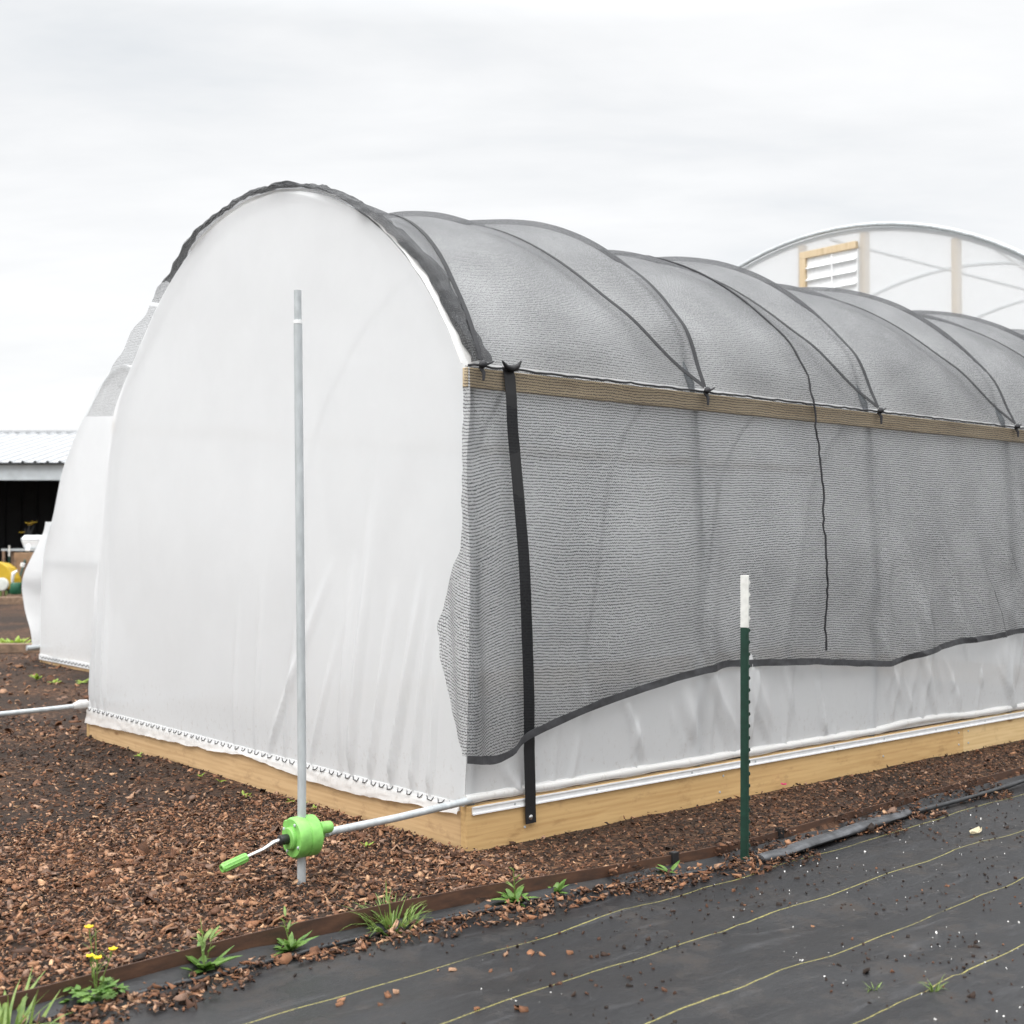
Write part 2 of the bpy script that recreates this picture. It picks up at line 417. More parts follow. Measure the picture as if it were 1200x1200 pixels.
nf = T.math('ADD', T.math('MULTIPLY', n1, .72), T.math('MULTIPLY', n2, .28))
cloud = T.ramp(nf, [(.36, (.79,.815,.84)), (.45, (.89,.90,.91)), (.53, (.96,.965,.97)), (.62, (1.02,1.02,1.02))])
hz = T.ramp(sx.outputs[2], [(.0, (1,1,1)), (.35, (0,0,0))])
cloud = T.mix(T.math('MULTIPLY', hz, .45), cloud, (1.03, 1.03, 1.03))
zen = T.math('MULTIPLY_ADD', T.math('POWER', T.math('MAXIMUM', T.math('SUBTRACT', sx.outputs[2], .38), 0.0), 1.0), 6.2, 1.0)
SKY_GAIN = 7.55
vm = T.n('ShaderNodeVectorMath', operation='SCALE'); T.l(cloud, vm.inputs[0]); T.l(T.math('MULTIPLY', zen, SKY_GAIN), vm.inputs[3])
T.l(T.mix(.95, sky.outputs[0], vm.outputs[0]), bg.inputs[0]); T.l(bg.outputs[0], out.inputs[0])

sd = bpy.data.lights.new('sun', 'SUN'); sd.energy = 1.4; sd.angle = R_(35); sd.color = (1, .985, .965)
so = bpy.data.objects.new('sun', sd); col.objects.link(so)
dirv = Vector((sin(SUN_AZ)*cos(SUN_EL), cos(SUN_AZ)*cos(SUN_EL), sin(SUN_EL)))
so.rotation_euler = dirv.to_track_quat('Z', 'Y').to_euler(); so.location = (0, 0, 30)

cam = bpy.data.cameras.new('camera'); co = bpy.data.objects.new('camera', cam); col.objects.link(co)
cam.sensor_width = 36; cam.lens = 36*1480/1200; cam.clip_end = 2000; cam.clip_start = .05
co.location = (0, 0, 1.4); co.rotation_euler = (R_(90 + math.degrees(math.atan(34/1480))), 0, 0)
cam.dof.use_dof = True; cam.dof.focus_distance = 6.0; cam.dof.aperture_fstop = 3.2
sc.camera = co
sc.view_settings.view_transform = 'Standard'; sc.view_settings.look = 'None'
sc.view_settings.exposure = .47; sc.view_settings.gamma = 1
sc.cycles.max_bounces = 14; sc.cycles.transparent_max_bounces = 24; sc.cycles.transmission_bounces = 8; sc.cycles.diffuse_bounces = 8
sc.cycles.use_denoising = True

# ------------------------------------------------------------------ ground
EDGE = [(-8, -.60), (-3.2, -.61), (-2.226, -.614), (-1.386, -.564), (-.967, -.561), (-.58, -.577), (-.064, -.653), (1.065, -.729), (1.33, -.704), (3.956, -.6), (7, -.6), (14, -.62)]
def edge_t(s): return smoothi(EDGE, s, .2)
def mulch_z(s, t):
    z = .018*ns(s*.9, t*.9, 1) + .010*ns(s*3, t*3, 2)
    if -.2 < t < 4.6 and 0 < s < 8.2: z -= .01
    return z - .004
FAB_Z = -.062
def ground_z(s, t):
    e = edge_t(s)
    return mulch_z(s, t) if t > e + .003 else FAB_Z - .03
def axis_vals(lo, hi, a, b, fine, far):
    xs = list(np.arange(a, b, fine)); g = fine; x = a; left = []
    while x > lo: g *= 1.35; x -= g; left.append(x)
    g = fine; x = xs[-1]; right = []
    while x < hi: g *= 1.35; x += g; right.append(x)
    return left[::-1] + xs + right
gs = axis_vals(-160, 160, -5, 9, .09, 20); gt = axis_vals(-160, 160, -1.4, 10, .09, 20)
b = MB(); b.v = [(s, t, ground_z(s, t)) for t in gt for s in gs]; n = len(gs)
b.f = [(j*n+i, j*n+i+1, (j+1)*n+i+1, (j+1)*n+i) for j in range(len(gt)-1) for i in range(n-1)]
b.uv = [(p[0], p[1]) for p in b.v]
tag(b.build('ground', M['ground'], smooth=True), kind='structure')

def fab_z(s, t):
    e = edge_t(s)
    d = e - t
    z = FAB_Z + .013*ns(s*.8, t*2.2, 5) + .005*ns(s*3+t, t*6, 7)
    # shallow pulled ridges running along the sheet
    z += .015*max(0, 1-abs(ns(s*.5, t*2.6, 9))*6) + .008*max(0, 1-abs(ns(s*1.1+t*.6, t*1.9-s*.3, 29))*7)
    if d < .08: z += .035*(1 - d/.08)       # turned up against the edging
    return z
b = MB()
b.grid(230, 120, lambda i, j: (lambda s: (s, edge_t(s) - .012 - 8.0*j**1.7, fab_z(s, edge_t(s) - .012 - 8.0*j**1.7)))(lerp(-8, 15, i)), lambda i, j, p: (p[0], p[1]))
tag(b.build('weed_fabric', M['fabric'], smooth=True),
    'black woven weed fabric with thin yellow lines, laid over the whole right foreground', 'ground cloth')

# edging strip and its stakes
edg = thing('lawn_edging', -2, -.6, 0, 'long rusty brown edging strip holding the bark back from the black fabric', 'edging')
b = MB()
for k in range(161):
    s = lerp(-6, 12, k/160); t = edge_t(s); z = .030 - .022*sstep(-.4, .7, s) + .006*ns(s*1.1, 3)
    for dt, zz in ((-.003, -.1), (-.003, z), (.003, z), (.003, -.1)): b.v.append((s, t+dt, zz)); b.uv.append((s, zz))
for k in range(160):
    a = k*4
    b.f += [(a, a+4, a+5, a+1), (a+1, a+5, a+6, a+2), (a+2, a+6, a+7, a+3)]
b.build('strip', M['rust'], edg)
for s in (.62, 1.36):
    t = edge_t(s); b = MB(); b.box((s-.018, t-.016, -.09), (s+.018, t+.013, .022)); b.build('stake', M['blackplastic'], edg, bevel=.003)

# ------------------------------------------------------------------ bark chips
PAL = np.array([(.016,.011,.008), (.028,.018,.013), (.05,.028,.018), (.085,.045,.026), (.13,.070,.040), (.19,.105,.060), (.25,.155,.095), (.30,.215,.155), (.17,.125,.10), (.40,.29,.19)])
PAL *= np.array([1.10, .91, .79])
def chips(name, S, Tt, Z, size, probs, tilt=.34, flat=.10, origin=(0,0,0)):
    N = len(S)
    ang = np.array([0, .9, 2.1, 3.14, 4.1, 5.3])[None, :] + rng.normal(0, .22, (N, 6))
    L = size*rng.lognormal(0, .38, N); asp = rng.uniform(.2, .7, N)
    rad = rng.uniform(.75, 1.15, (N, 6))
    px = np.cos(ang)*rad*L[:, None]/2; py = np.sin(ang)*rad*(L*asp)[:, None]/2
    spl = rng.random(N) < .10; L = np.where(spl, L*2.1, L); asp = np.where(spl, .11, asp)      # long shreds among the flakes
    h = np.minimum(L*flat*rng.uniform(.5, 1.4, N), .012)
    curl = rng.normal(0, .10, (N, 6))*L[:, None]
    top = np.stack([px, py, h[:, None]/2 + curl], -1); bot = np.stack([px*.93, py*.93, -h[:, None]/2 + curl], -1)
    P = np.concatenate([top, bot], 1)
    a = rng.uniform(0, 2*pi, N); b1 = rng.normal(0, tilt, N); b2 = rng.normal(0, tilt, N)
    def rot(P, ang, i, j):
        c, s_ = np.cos(ang)[:, None], np.sin(ang)[:, None]; x, y = P[..., i].copy(), P[..., j].copy()
        P[..., i] = x*c - y*s_; P[..., j] = x*s_ + y*c
    rot(P, b1, 0, 2); rot(P, b2, 1, 2); rot(P, a, 0, 1)
    P[..., 0] += S[:, None]; P[..., 1] += Tt[:, None]; P[..., 2] += Z[:, None]
    q = np.array([(0,1,2,3), (0,3,4,5)] + [(k, k+6, (k+1)%6+6, (k+1)%6) for k in range(6)])
    Q = (q[None] + (np.arange(N)*12)[:, None, None]).reshape(-1, 4)
    idx = rng.choice(len(PAL), N, p=np.array(probs)/sum(probs))
    C = PAL[idx]*rng.uniform(.8, 1.25, (N, 1))
    return mesh_np(name, P.reshape(-1, 3), Q, M['chip'], np.repeat(C, 12, 0), origin)
DRY = [1.4, 2.2, 4, 6, 7.5, 7.5, 6.5, 4.5, 5, 2.2]; WET = [9, 9, 8, 6, 4, 2.2, 1.3, .7, 1.2, .25]
wetmap = lambda s, t: ns(s*.55+3, t*.55, 4)*.6 + ns(s*1.6, t*1.6, 8)*.35
def scatter(n, s0, s1, t0, t1, keep):
    S = []; Tq = []
    while len(S) < n:
        s = random.uniform(s0, s1); t = random.uniform(t0, t1)
        if keep(s, t): S.append(s); Tq.append(t)
    return np.array(S), np.array(Tq)
def front(s, t): return t > edge_t(s)+.02 and (s < -.02 or t < -.02 or s > 8.2 or t > 4.5) and (s > -3.9 or t > -.1)
def zone(name, n, box, size, dryness, lift=.014, extra=None):
    keep = lambda s, t: front(s, t) and (extra is None or extra(s, t))
    S, Tq = scatter(n, *box, keep)
    Z = np.array([mulch_z(s, t) for s, t in zip(S, Tq)]) + np.abs(rng.normal(0, lift, n))*.6
    dry = np.array([dryness(s, t) for s, t in zip(S, Tq)])
    sel = rng.random(n) < dry
    parts = []
    for k, (mask, pr) in enumerate(((sel, DRY), (~sel, WET))):
        if mask.sum() > 3:
            sz = size if pr is DRY else size*.8
            parts.append((S[mask], Tq[mask], Z[mask], sz, pr))
    return parts
zones = []
dryf = lambda s, t: clamp(.80 - .5*sstep(.9, 3.0, t) + wetmap(s, t)*.9 - .25*sstep(-.5, 0.0, s)*sstep(0, .8, t))
zones += zone('a', 40000, (-3.9, 0, -.62, 1.7), .0180, dryf)
zones += zone('a2', 2600, (-3.0, 0, -.62, 1.0), .032, lambda s, t: .9)
zones += zone('b', 19000, (-4.2, 0, 1.7, 6.5), .024, dryf)
zones += zone('c', 12000, (0, 9, -.74, -.02), .019, lambda s, t: clamp(.10 + wetmap(s, t)*.6 + .55*sstep(.8, 0, s)))
zones += zone('d', 9000, (-3.5, 12, 4.5, 14), .045, lambda s, t: .55)
allS = np.concatenate([z[0] for z in zones]); 
# merge everything into one heap
def heap(name, zs):
    obs = [chips('tmp', a, b_, c, s_, p) for a, b_, c, s_, p in zs]
    v = []; q = []; cc = []; n0 = 0
    for o in obs:
        me = o.data; k = len(me.vertices); a = np.zeros(k*3, np.float32); me.vertices.foreach_get('co', a); v.append(a.reshape(-1, 3))
        li = np.zeros(len(me.loops), np.int32); me.loops.foreach_get('vertex_index', li); q.append(li.reshape(-1, 4) + n0)
        ca = np.zeros(k*4, np.float32); me.color_attributes['Col'].data.foreach_get('color', ca); cc.append(ca.reshape(-1, 4)[:, :3]); n0 += k
        bpy.data.objects.remove(o); bpy.data.meshes.remove(me)
    return mesh_np(name, np.concatenate(v), np.concatenate(q), M['chip'], np.concatenate(cc))
tag(heap('bark_mulch', zones), 'loose brown bark chips heaped over the bare ground around the tunnels', 'bark mulch', kind='stuff')
# bark washed over the edging on to the border of the fabric
def spill_keep(s, t):
    d = edge_t(s) - t
    f = ns(s*1.7, 2.2)*.6 + .55 - .3*sstep(.2, 1.4, s)
    return .085 + .03*ns(s*3) < d < .11 + .22*clamp(f + .25*ns(s*6, t*6)) and random.random() < 1.0 - d*1.3
S, Tq = scatter(2600, -3.0, 2.6, -1.05, -.56, spill_keep)
Z = np.array([fab_z(s, t) for s, t in zip(S, Tq)]) + np.abs(rng.normal(0, .016, len(S)))
h1 = [(S[:1500], Tq[:1500], Z[:1500], .026, DRY), (S[1500:], Tq[1500:], Z[1500:], .017, WET)]
S, Tq = scatter(3600, .2, 9, -1.2, -.6, lambda s, t: edge_t(s)-t > .004 and ns(s*2.2, t*2.2, 6)+.22 > (edge_t(s)-t)*1.6)
Z = np.array([fab_z(s, t) for s, t in zip(S, Tq)]) + np.abs(rng.normal(0, .016, len(S)))*(1 + 1.6*np.array([max(0, 1-(edge_t(s)-t)/.12) for s, t in zip(S, Tq)]))
h1.append((S, Tq, Z, .019, WET))
tag(heap('spilled_bark', h1), 'bark and damp soil spilled over the edging along the border of the black fabric', 'bark mulch', kind='stuff')
# crumbs of soil and white perlite all over the fabric
S, Tq = scatter(3200, -2.5, 6, -3.6, -.7, lambda s, t: edge_t(s)-t > .1 and ns(s*1.4, t*1.4, 12) > -.18)
Z = np.array([fab_z(s, t) for s, t in zip(S, Tq)]) + .002
o = chips('soil_crumbs', S, Tq, Z, .0105, [6, 5, 3, 1.2, .5, .2, 0, 0, 0, 0], .3, .5)
tag(o, 'dark soil crumbs strewn thinly over the black fabric', 'soil crumbs', kind='stuff')
S, Tq = scatter(620, -1.0, 6, -3.6, -.9, lambda s, t: ns(s*1.1+5, t*1.1, 12)+.12*s > -.05)
Z = np.array([fab_z(s, t) for s, t in zip(S, Tq)]) + .003
PALsave = PAL.copy(); PAL[:] = (.70, .69, .66)
o = chips('perlite_grains', S, Tq, Z, .0040, [1]*10, .3, .7)
PAL[:] = PALsave
tag(o, 'tiny white perlite grains dotted over the black fabric', 'perlite', kind='stuff')

# larger chips one could pick up from the fabric
def chip_obj(s, t, size, ci, label, group=None):
    z = fab_z(s, t) + size*.12
    global PAL
    pr = [0]*10; pr[ci] = 1
    o = chips('bark_chip', np.array([s]), np.array([t]), np.array([z]), size, pr, .15, .3, origin=(s, t, z))
    return tag(o, label, 'bark chip', group)

# ------------------------------------------------------------------ the tunnel
LEN = 8.1
HOOPS = [.05, 1.60, 3.22, 4.90, 6.50, 8.06]
RAD, CT, CZ = 2.2, 1.98, 1.18
A0, A1 = R_(27.6), R_(135)
RIGHT = [(.17, .012), (.6, -.015), (1.3, -.03), (1.8, .0), (2.2, .03)]                # z -> t
LEFT = [(.17, 4.40), (.49, 4.385), (.94, 4.265), (1.364, 4.183), (1.948, 4.09), (2.314, 3.93), (2.524, 3.775), (2.737, 3.536)]
def bay(s):
    for k in range(len(HOOPS)-1):
        if s <= HOOPS[k+1]: return k
    return len(HOOPS)-2
LIFT, DR = .085, .20
def rope_pos(k, w, back):
    h = HOOPS[k]
    if back: return h + min(1.25*w, .35 + .5*w)
    return h - (.46*(1-math.exp(-w/.075)) + .22*w)
def roof_off(s, a):
    """outward offset of the roof skin: it rides over the hoops and is pulled in by the lacing on either side of each"""
    w = clamp((math.degrees(a)-27.6)/125.0)
    k = bay(s); h0, h1 = HOOPS[k], HOOPS[k+1]
    l0 = 0.0 if k == 0 else LIFT
    sw = sin(pi*w); dep = DR*sw**.8; L = sstep(0, .10, w)
    r0 = rope_pos(k, w, True); r1 = rope_pos(k+1, w, False)
    if r1 < r0: r0 = r1 = (r0+r1)/2
    d0 = dep*(.30 if k == 0 else .70); d1 = dep*.55
    if s <= r0:
        f = clamp((s-h0)/max(r0-h0, 1e-3)); v = l0*L - d0*(f**1.35) 
    elif s >= r1:
        f = clamp((h1-s)/max(h1-r1, 1e-3)); v = LIFT*L - d1*(f**1.35)
    else:
        f = (s-r0)/max(r1-r0, 1e-3)
        v = lerp(l0*L - d0, LIFT*L - d1, f) + .05*sin(pi*f)*sstep(0, .6, r1-r0)
    return v*sstep(A0, A0+.08, a)
def roof_pt(s, a, extra=0.0):
    r = RAD + roof_off(clamp(s, 0, LEN), a) + extra
    return (s, CT - r*cos(a), CZ + r*sin(a))
def prof_R(z):
    if z <= 2.2: return smoothi(RIGHT, z, .1)
    return CT - math.sqrt(max(0, RAD**2-(z-CZ)**2))
def prof_L(z):
    if z <= 2.737: return smoothi(LEFT, z, .06)
    return CT + math.sqrt(max(0, RAD**2-(z-CZ)**2))

tun = thing('hoop_tunnel', 0, 0, 0, 'large white film tunnel in front, on pine base boards, under black shade cloth', 'greenhouse')
# base boards
b = MB(); b.box((0, 0, -.06), (4.235, .042, .19)); b.build('base_board', M['pine'], tun, bevel=.003)
b = MB(); b.box((4.238, .001, -.06), (LEN, .042, .188)); tag(b.build('base_board', M['pine_light'], tun, bevel=.003), 'paler fresh pine base board')
b = MB(); b.box((.002, .044, -.06), (.042, 4.40, .188)); b.build('base_board', M['pine_y'], tun, bevel=.003)
b = MB(); b.box((.0, 4.402, -.06), (LEN, 4.442, .19)); b.build('base_board', M['pine'], tun, bevel=.003)
b = MB(); b.box((LEN-.042, .044, -.06), (LEN-.002, 4.40, .188)); b.build('base_board', M['pine_y'], tun, bevel=.003)
for bd, pts_ in ((tun.children[0], [(.35, .05), (1.75, .035), (1.78, .12), (3.3, .06), (4.18, .04), (4.18, .12)]), (tun.children[1], [(4.30, .04), (4.30, .12), (6.1, .06)])):
    for s_, z_ in pts_:
        b = MB(); b.lathe([(.007, -.001), (.006, .0025)], (s_, -.0005, z_), (0, -1, 0), 10); b.build('screw', M['galv_dull'], bd)
# white lock channel along the sides and across the front with its zigzag wire
b = MB(); b.box((.03, -.007, .152), (LEN, -.0005, .186)); b.box((.03, -.012, .150), (LEN, -.007, .157)); b.box((.03, -.012, .181), (LEN, -.007, .188))
ch = b.build('lock_channel', M['alu'], tun)
b = MB()
for s in np.arange(.25, LEN, .61):
    b = MB(); b.lathe([(.006, 0), (.005, .003)], (s + random.uniform(-.1, .1), -.0075, .169), (0, -1, 0), 8); b.build('screw', M['galv_dull'], ch)
b = MB(); b.box((-.006, .05, .165), (.0015, 4.41, .205))
ch2 = b.build('lock_channel', M['alu'], tun)
b = MB(); pts = []
t = .07
while t < 4.36:
    q = random.uniform(-.004, .004); w = random.uniform(.75, 1.2)
    pts += [(-.003, t, .203), (-.0135, t+.012, .184+q), (-.0135, t+.012+.026*w, .184-q), (-.003, t+.050*w, .203)]
    t += .080*random.uniform(.92, 1.1)
b.tube(pts, .0026, 6); b.build('zigzag_wire', M['wire'], ch2)
# flap of spare film hanging over the front board
b = MB()
def flap(i, j):
    t = lerp(.045, 4.42, i)
    zb = .105 + .035*ns(t*2.2, 4) + .016*ns(t*8, 1) + .05*sstep(2.4, 3.2, t)*sstep(4.6, 4.0, t)*0
    zb = interp([(0, .15), (.35, .145), (.9, .115), (1.3, .12), (1.75, .142), (2.05, .165), (2.4, .14), (3.0, .125), (3.5, .115), (4.0, .10), (4.42, .09)], t) + .010*ns(t*7, 1) + .004*ns(t*23, 5)
    z = lerp(.188, zb, j)
    return (-.008 - .012*j - .010*j*abs(ns(t*6, j*1.5, 3)) - .004*ns(t*25, j*3), t, z)
b.grid(160, 6, flap); b.build('film_flap', M['film_flap'], tun, smooth=True)

# end wall of film
TOPZ = CZ + RAD - .004
def crease(t, z):
    """outward bulge of pulled film near the foot of the end wall"""
    d = 0.0
    h = z - .2
    for (t0, lean, amp, wd, hh) in ((.28, -.10, .016, .020, .75), (.42, -.16, .018, .022, .95), (.60, -.25, .020, .022, 1.0), (.78, -.22, .016, .020, .9), (.95, -.14, .020, .024, 1.3), (1.05, -.10, .012, .02, 1.1),
                                    (1.35, -.42, .010, .02, .7), (1.62, -.20, .010, .018, .9), (1.95, -.10, .010, .018, 1.0), (2.2, -.08, .008, .02, .8), (1.8, -.62, .012, .025, 1.0),
                                    (4.10, -.02, .014, .02, 1.1), (4.22, -.06, .020, .022, 1.5), (4.32, -.09, .018, .018, 1.6)):
        x = t - (t0 + lean*h*1.0)
        w = wd*(.55 + 1.1*h)
        d += 2.1*amp*math.exp(-(x/w)**2)*sstep(-.02, .1, h)*sstep(hh*1.25, .15, h)
    return d
def endwall(i, j):
    z = .19 + (TOPZ-.19)*(1-(1-j)**1.5)
    tr, tl = prof_R(z) - .052*sstep(1.7, 2.1, z)*sstep(2.5, 2.2, z), prof_L(z) + .09*sstep(1.9, 2.15, z)*sstep(2.6, 2.3, z)*.6
    t = lerp(tr, tl, i)
    e = min(i, 1-i)
    soft = sstep(0, .07, e)*sstep(.0, .05, j)
    d = crease(t, z) + soft*(.018*ns(t*.9, z*.7, 2) + .010*ns(t*2.4+z*.6, z*1.1, 5))
    return (-.004 - max(-.003, d), t, z)
b = MB(); b.grid(260, 120, endwall, lambda i, j, p: (p[1], p[2])); b.build('end_film', M['film'], tun, smooth=True)
b = MB(); b.grid(40, 40, lambda i, j: (LEN, lerp(prof_R(.19+(TOPZ-.19)*(1-(1-j)**1.5)), prof_L(.19+(TOPZ-.19)*(1-(1-j)**1.5)), i), .19+(TOPZ-.19)*(1-(1-j)**1.5))); b.build('end_film', M['film'], tun, smooth=True)
# film edge turned back along the front arch, a bit ragged
b = MB()
def collar(i, j):
    a = lerp(R_(28), R_(112), i)
    w = .07 + .03*ns(a*6, 2) + .02*ns(a*17, 3)
    r = RAD + .012 + .006*ns(a*20, j)
    return (lerp(-.014, w, j), CT - r*cos(a), CZ + r*sin(a))
b.grid(160, 3, collar); b.build('film_collar', M['film_flap'], tun, smooth=True)
# side film, near side: creases fan out from the rolled foot
FANS = []
for s0 in (.3, .62, 1.1, 1.55, 1.95, 2.35, 2.8, 3.25, 3.6, 4.0, 4.45, 4.9, 5.4, 5.8, 6.6, 7.4):
    for q in range(9):
        FANS.append((s0 + random.gauss(0, .10), random.uniform(-.9, .25), random.uniform(.008, .020)*random.choice((1, 1, .8)), random.uniform(.010, .030)))
def sidefilm(i, j):
    s = lerp(0, LEN, i); z = lerp(.205, 2.2, j)
    h = z-.2
    lo = sstep(1.5, .15, h)*sstep(-.02, .04, h)
    f = 0
    for (s0, lean, amp, wd) in FANS:
        x = s - (s0 + lean*h); w = wd*(1 + 2.4*h)
        if abs(x) < 3*w: f += amp*math.exp(-(x/w)**2)*lo
    f += (.030*ns(s*1.3, z*.9, 6) + .014*ns(s*3.6+z*2, z*1.4, 16))*sstep(.0, .3, h)
    ho = min(abs(s-q) for q in HOOPS)
    f += .02*math.exp(-(ho/.12)**2)*sstep(.1, .5, h) - .02
    f = max(f, 0.0)
    return (s, prof_R(z) + .004 - f*sstep(0, .06, s)*sstep(2.1, 1.9, z), z)
b = MB(); b.grid(520, 70, sidefilm); b.build('side_film', M['film_side'], tun, smooth=True)
def leftfilm(i, j):
    s = lerp(0, LEN, i); z = lerp(.2, 2.737, j)
    return (s, prof_L(z) + .03*ns(s*1.6, z*1.3, 3)*sstep(0, .2, s), z)
b = MB(); b.grid(120, 40, leftfilm); b.build('side_film', M['film'], tun, smooth=True)
b = MB(); b.grid(260, 70, lambda i, j: roof_pt(lerp(0, LEN, i), lerp(A0, A1, j), -.016)); b.build('roof_film', M['film_roof'], tun, smooth=True)
# hoops
for h in HOOPS:
    pts = [(h, prof_R(z)+.027, z) for z in np.linspace(-.02, 2.1, 16)]
    off = 0 if h < .5 else .03
    pts += [(h, CT-(RAD-.035+off)*cos(a), CZ+(RAD-.035+off)*sin(a)) for a in np.linspace(A0+.03, A1, 36)]
    pts += [(h, prof_L(z)-.035, z) for z in np.linspace(2.62, -.02, 18)]
    b = MB(); b.tube(pts, .021, 10); b.build('hoop', M['hoop_shaded'], tun, smooth=True)
# hip boards (the near one reaches a little past the front)
b = MB(); b.box((-.009, -.016, 2.105), (LEN, .022, 2.195)); hb = b.build('hip_board', M['hipwood'], tun, bevel=.003)
b = MB(); b.box((.006, 3.985, 2.16), (LEN, 4.02, 2.25)); b.build('hip_board', M['hipwood'], tun, bevel=.003)
# film-wrapped roll bars lying on the base boards
for t0, sg in ((.012, 1), (4.43, -1)):
    b = MB(); pts = []; rr = []
    for k in range(120):
        s = lerp(.0, LEN, k/119); pts.append((s, t0 + .006*ns(s*2, 1), .222 + .004*ns(s*3, 4) + .02*sstep(3.2, 3.6, s)*sstep(4.4, 3.9, s))); rr.append(.022 + .006*ns(s*5, 9) + .004*ns(s*17, 2))
    b.tube(pts, rr, 12); b.build('roll_bar', M['film_flap'], tun, smooth=True)

# ------------------------------------------------------------------ shade cloth
HEM = [(-.3, .42), (-.057, .435), (.117, .405), (.20, .43), (.309, .50), (.771, .618), (1.327, .706), (1.735, .748), (2.491, .716), (3.0, .672), (3.226, .656), (3.46, .695), (4.06, .757), (4.96, .79), (5.7, .76), (6.5, .70), (7.2, .77), (8.1, .74)]
FRONT = [(.40, -.06), (.435, -.057), (.577, -.155), (.81, -.215), (1.0, -.25), (1.15, -.225), (1.377, -.106), (1.684, -.08), (2.146, -.045), (2.22, -.02)]
clo = thing('shade_cloth', 0, -.03, 0, 'black knitted shade cloth draped over the tunnel roof and hanging down its near side', 'shade cloth')
def side_surf(s, z):
    h = 2.2 - z
    t = prof_R(max(z, .2)) - .056 - .004*sstep(0, .3, h)
    t -= .05*sstep(.25, 1.5, h)*(.5 + .5*cos(2*pi*(s-1.6)/1.63))*0
    t -= .035*ns(s*1.1, z*.7, 21)*sstep(.1, .6, h)
    t -= .014*ns(s*3.4 + z*.8, z*1.3, 31)*sstep(.1, .5, h)
    # diagonal pull creases in the far panels
    cz = max(0, 1-abs(ns(s*2.4+z*1.4, z*1.0, 41))*4)*sstep(2.6, 4.0, s)*sstep(.35, .9, h)
    t -= .044*cz
    t -= .026*max(0, 1-abs(ns(s*1.7-z*1.1, z*.9, 61))*4)*sstep(.4, 1.0, h)*(.35+.65*sstep(2, 3.6, s))
    # tight over each hoop, so a soft vertical ridge
    for q in HOOPS[1:]: t -= .022*math.exp(-((s-q)/.05)**2)*sstep(.15, .5, h)
    # folds and a kick-out at the loose front edge
    fr = sstep(.35, -.15, s)
    t -= fr*sstep(.3, 1.2, h)*(.012 + .022*sin(s*38 + z*3))*sstep(.2, 1.3, h)
    t -= .022*math.exp(-((s-.20-.03*sin(z*2))/.035)**2)*sstep(.8, 1.6, h)
    return t
def cloth_side(i, j):
    zh = smoothi(HEM, lerp(-.057, LEN, i), .03)
    z = lerp(2.2, zh, j)
    sf = smoothi(FRONT, z, .05) + .011*ns(z*13, 2)
    s = lerp(sf, LEN, i**1.15)
    zh = smoothi(HEM, s, .03) if s > -.06 else lerp(.435, .47, clamp((-.06-s)/.15))
    z = lerp(2.2, zh, j)
    s = s if i > .0 else smoothi(FRONT, z, .05) + .011*ns(z*13, 2)
    return (s, side_surf(s, z), z)
def uv_side(i, j, p):
    s, t, z = p
    # the knit rows are dragged down near the loose edge
    return (s + .02*ns(s*3, z*3), z + .10*math.exp(-((s+.05)/.16)**2)*sstep(2.2, 1.2, z) + .05*sin(s*1.9)*sstep(2.2, .9, z) + .008*ns(s*5, z*5, 2))
b = MB(); b.grid(420, 90, cloth_side, uv_side); b.build('side_panel', M['cloth'], clo, smooth=True)
# roof part of the cloth; the far side stands off the film
def cloth_roof(i, j):
    a = lerp(A0-.005, R_(127), j)
    ef = -.03 + .05*ns(a*5, 1) + .02*ns(a*17, 4) + .055*sstep(R_(62), R_(42), a)
    s = lerp(ef, LEN, i)
    p = roof_pt(s, a, .016 + .003*ns(s*9, a*7) + .045*sstep(A0+.30, A0, a))
    if s < .15: 
        e = .035*ns(a*9, 2.2)*sstep(.15, 0, s) + .03*sstep(.2, 0, s)*sstep(R_(60), R_(95), a)
        p = roof_pt(s, a, .014 + max(-.01, e) + .045*sstep(A0+.30, A0, a))
    return p
def uv_roof(i, j, p): 
    return (p[0], lerp(A0, R_(127), j)*2.2)
b = MB(); b.grid(300, 110, cloth_roof, uv_roof); b.build('roof_panel', M['cloth_roof'], clo, smooth=True)
def cloth_left(i, j):
    ef = -.05 + .03*ns(j*6, 1); s = lerp(ef, LEN, i)
    p0 = roof_pt(s, R_(127), .014)
    q = (s, 4.37, 2.30 + .03*ns(s*2))
    d = .10*sin(pi*j)
    return (s, lerp(p0[1], q[1], j) + .3*d*ns(s*2, j), lerp(p0[2], q[2], j) + d*.3*(1+ns(s*1.5, 3)))
b = MB(); b.grid(160, 24, cloth_left, lambda i, j, p: (p[0], p[2]*1.6)); b.build('far_panel', M['cloth_light'], clo, smooth=True)
# the front border doubled over
def border(i, j):
    a = lerp(A0+.01, R_(122), i)
    w = .13 + .05*ns(a*3.1, 7) + .03*ns(a*11, 8) - .085*sstep(R_(62), R_(88), a)
    w = max(w, .035)
    s0 = -.035 + .05*ns(a*5, 1) + .02*ns(a*17, 4) + (.055 + .02*ns(a*25, 6))*sstep(R_(62), R_(42), a)
    s = lerp(s0, s0+w, j)
    off = .020 + .018*sin(pi*j)*(1+ns(a*13, j*2)) + .018*sstep(R_(60), R_(95), a) + .012*ns(a*30, j*4, 2)
    return (s, CT-(RAD+off)*cos(a), CZ+(RAD+off)*sin(a))
b = MB(); b.grid(220, 8, border, lambda i, j, p: (p[0], i*3.6)); b.build('front_border', M['cloth_dense'], clo, smooth=True)
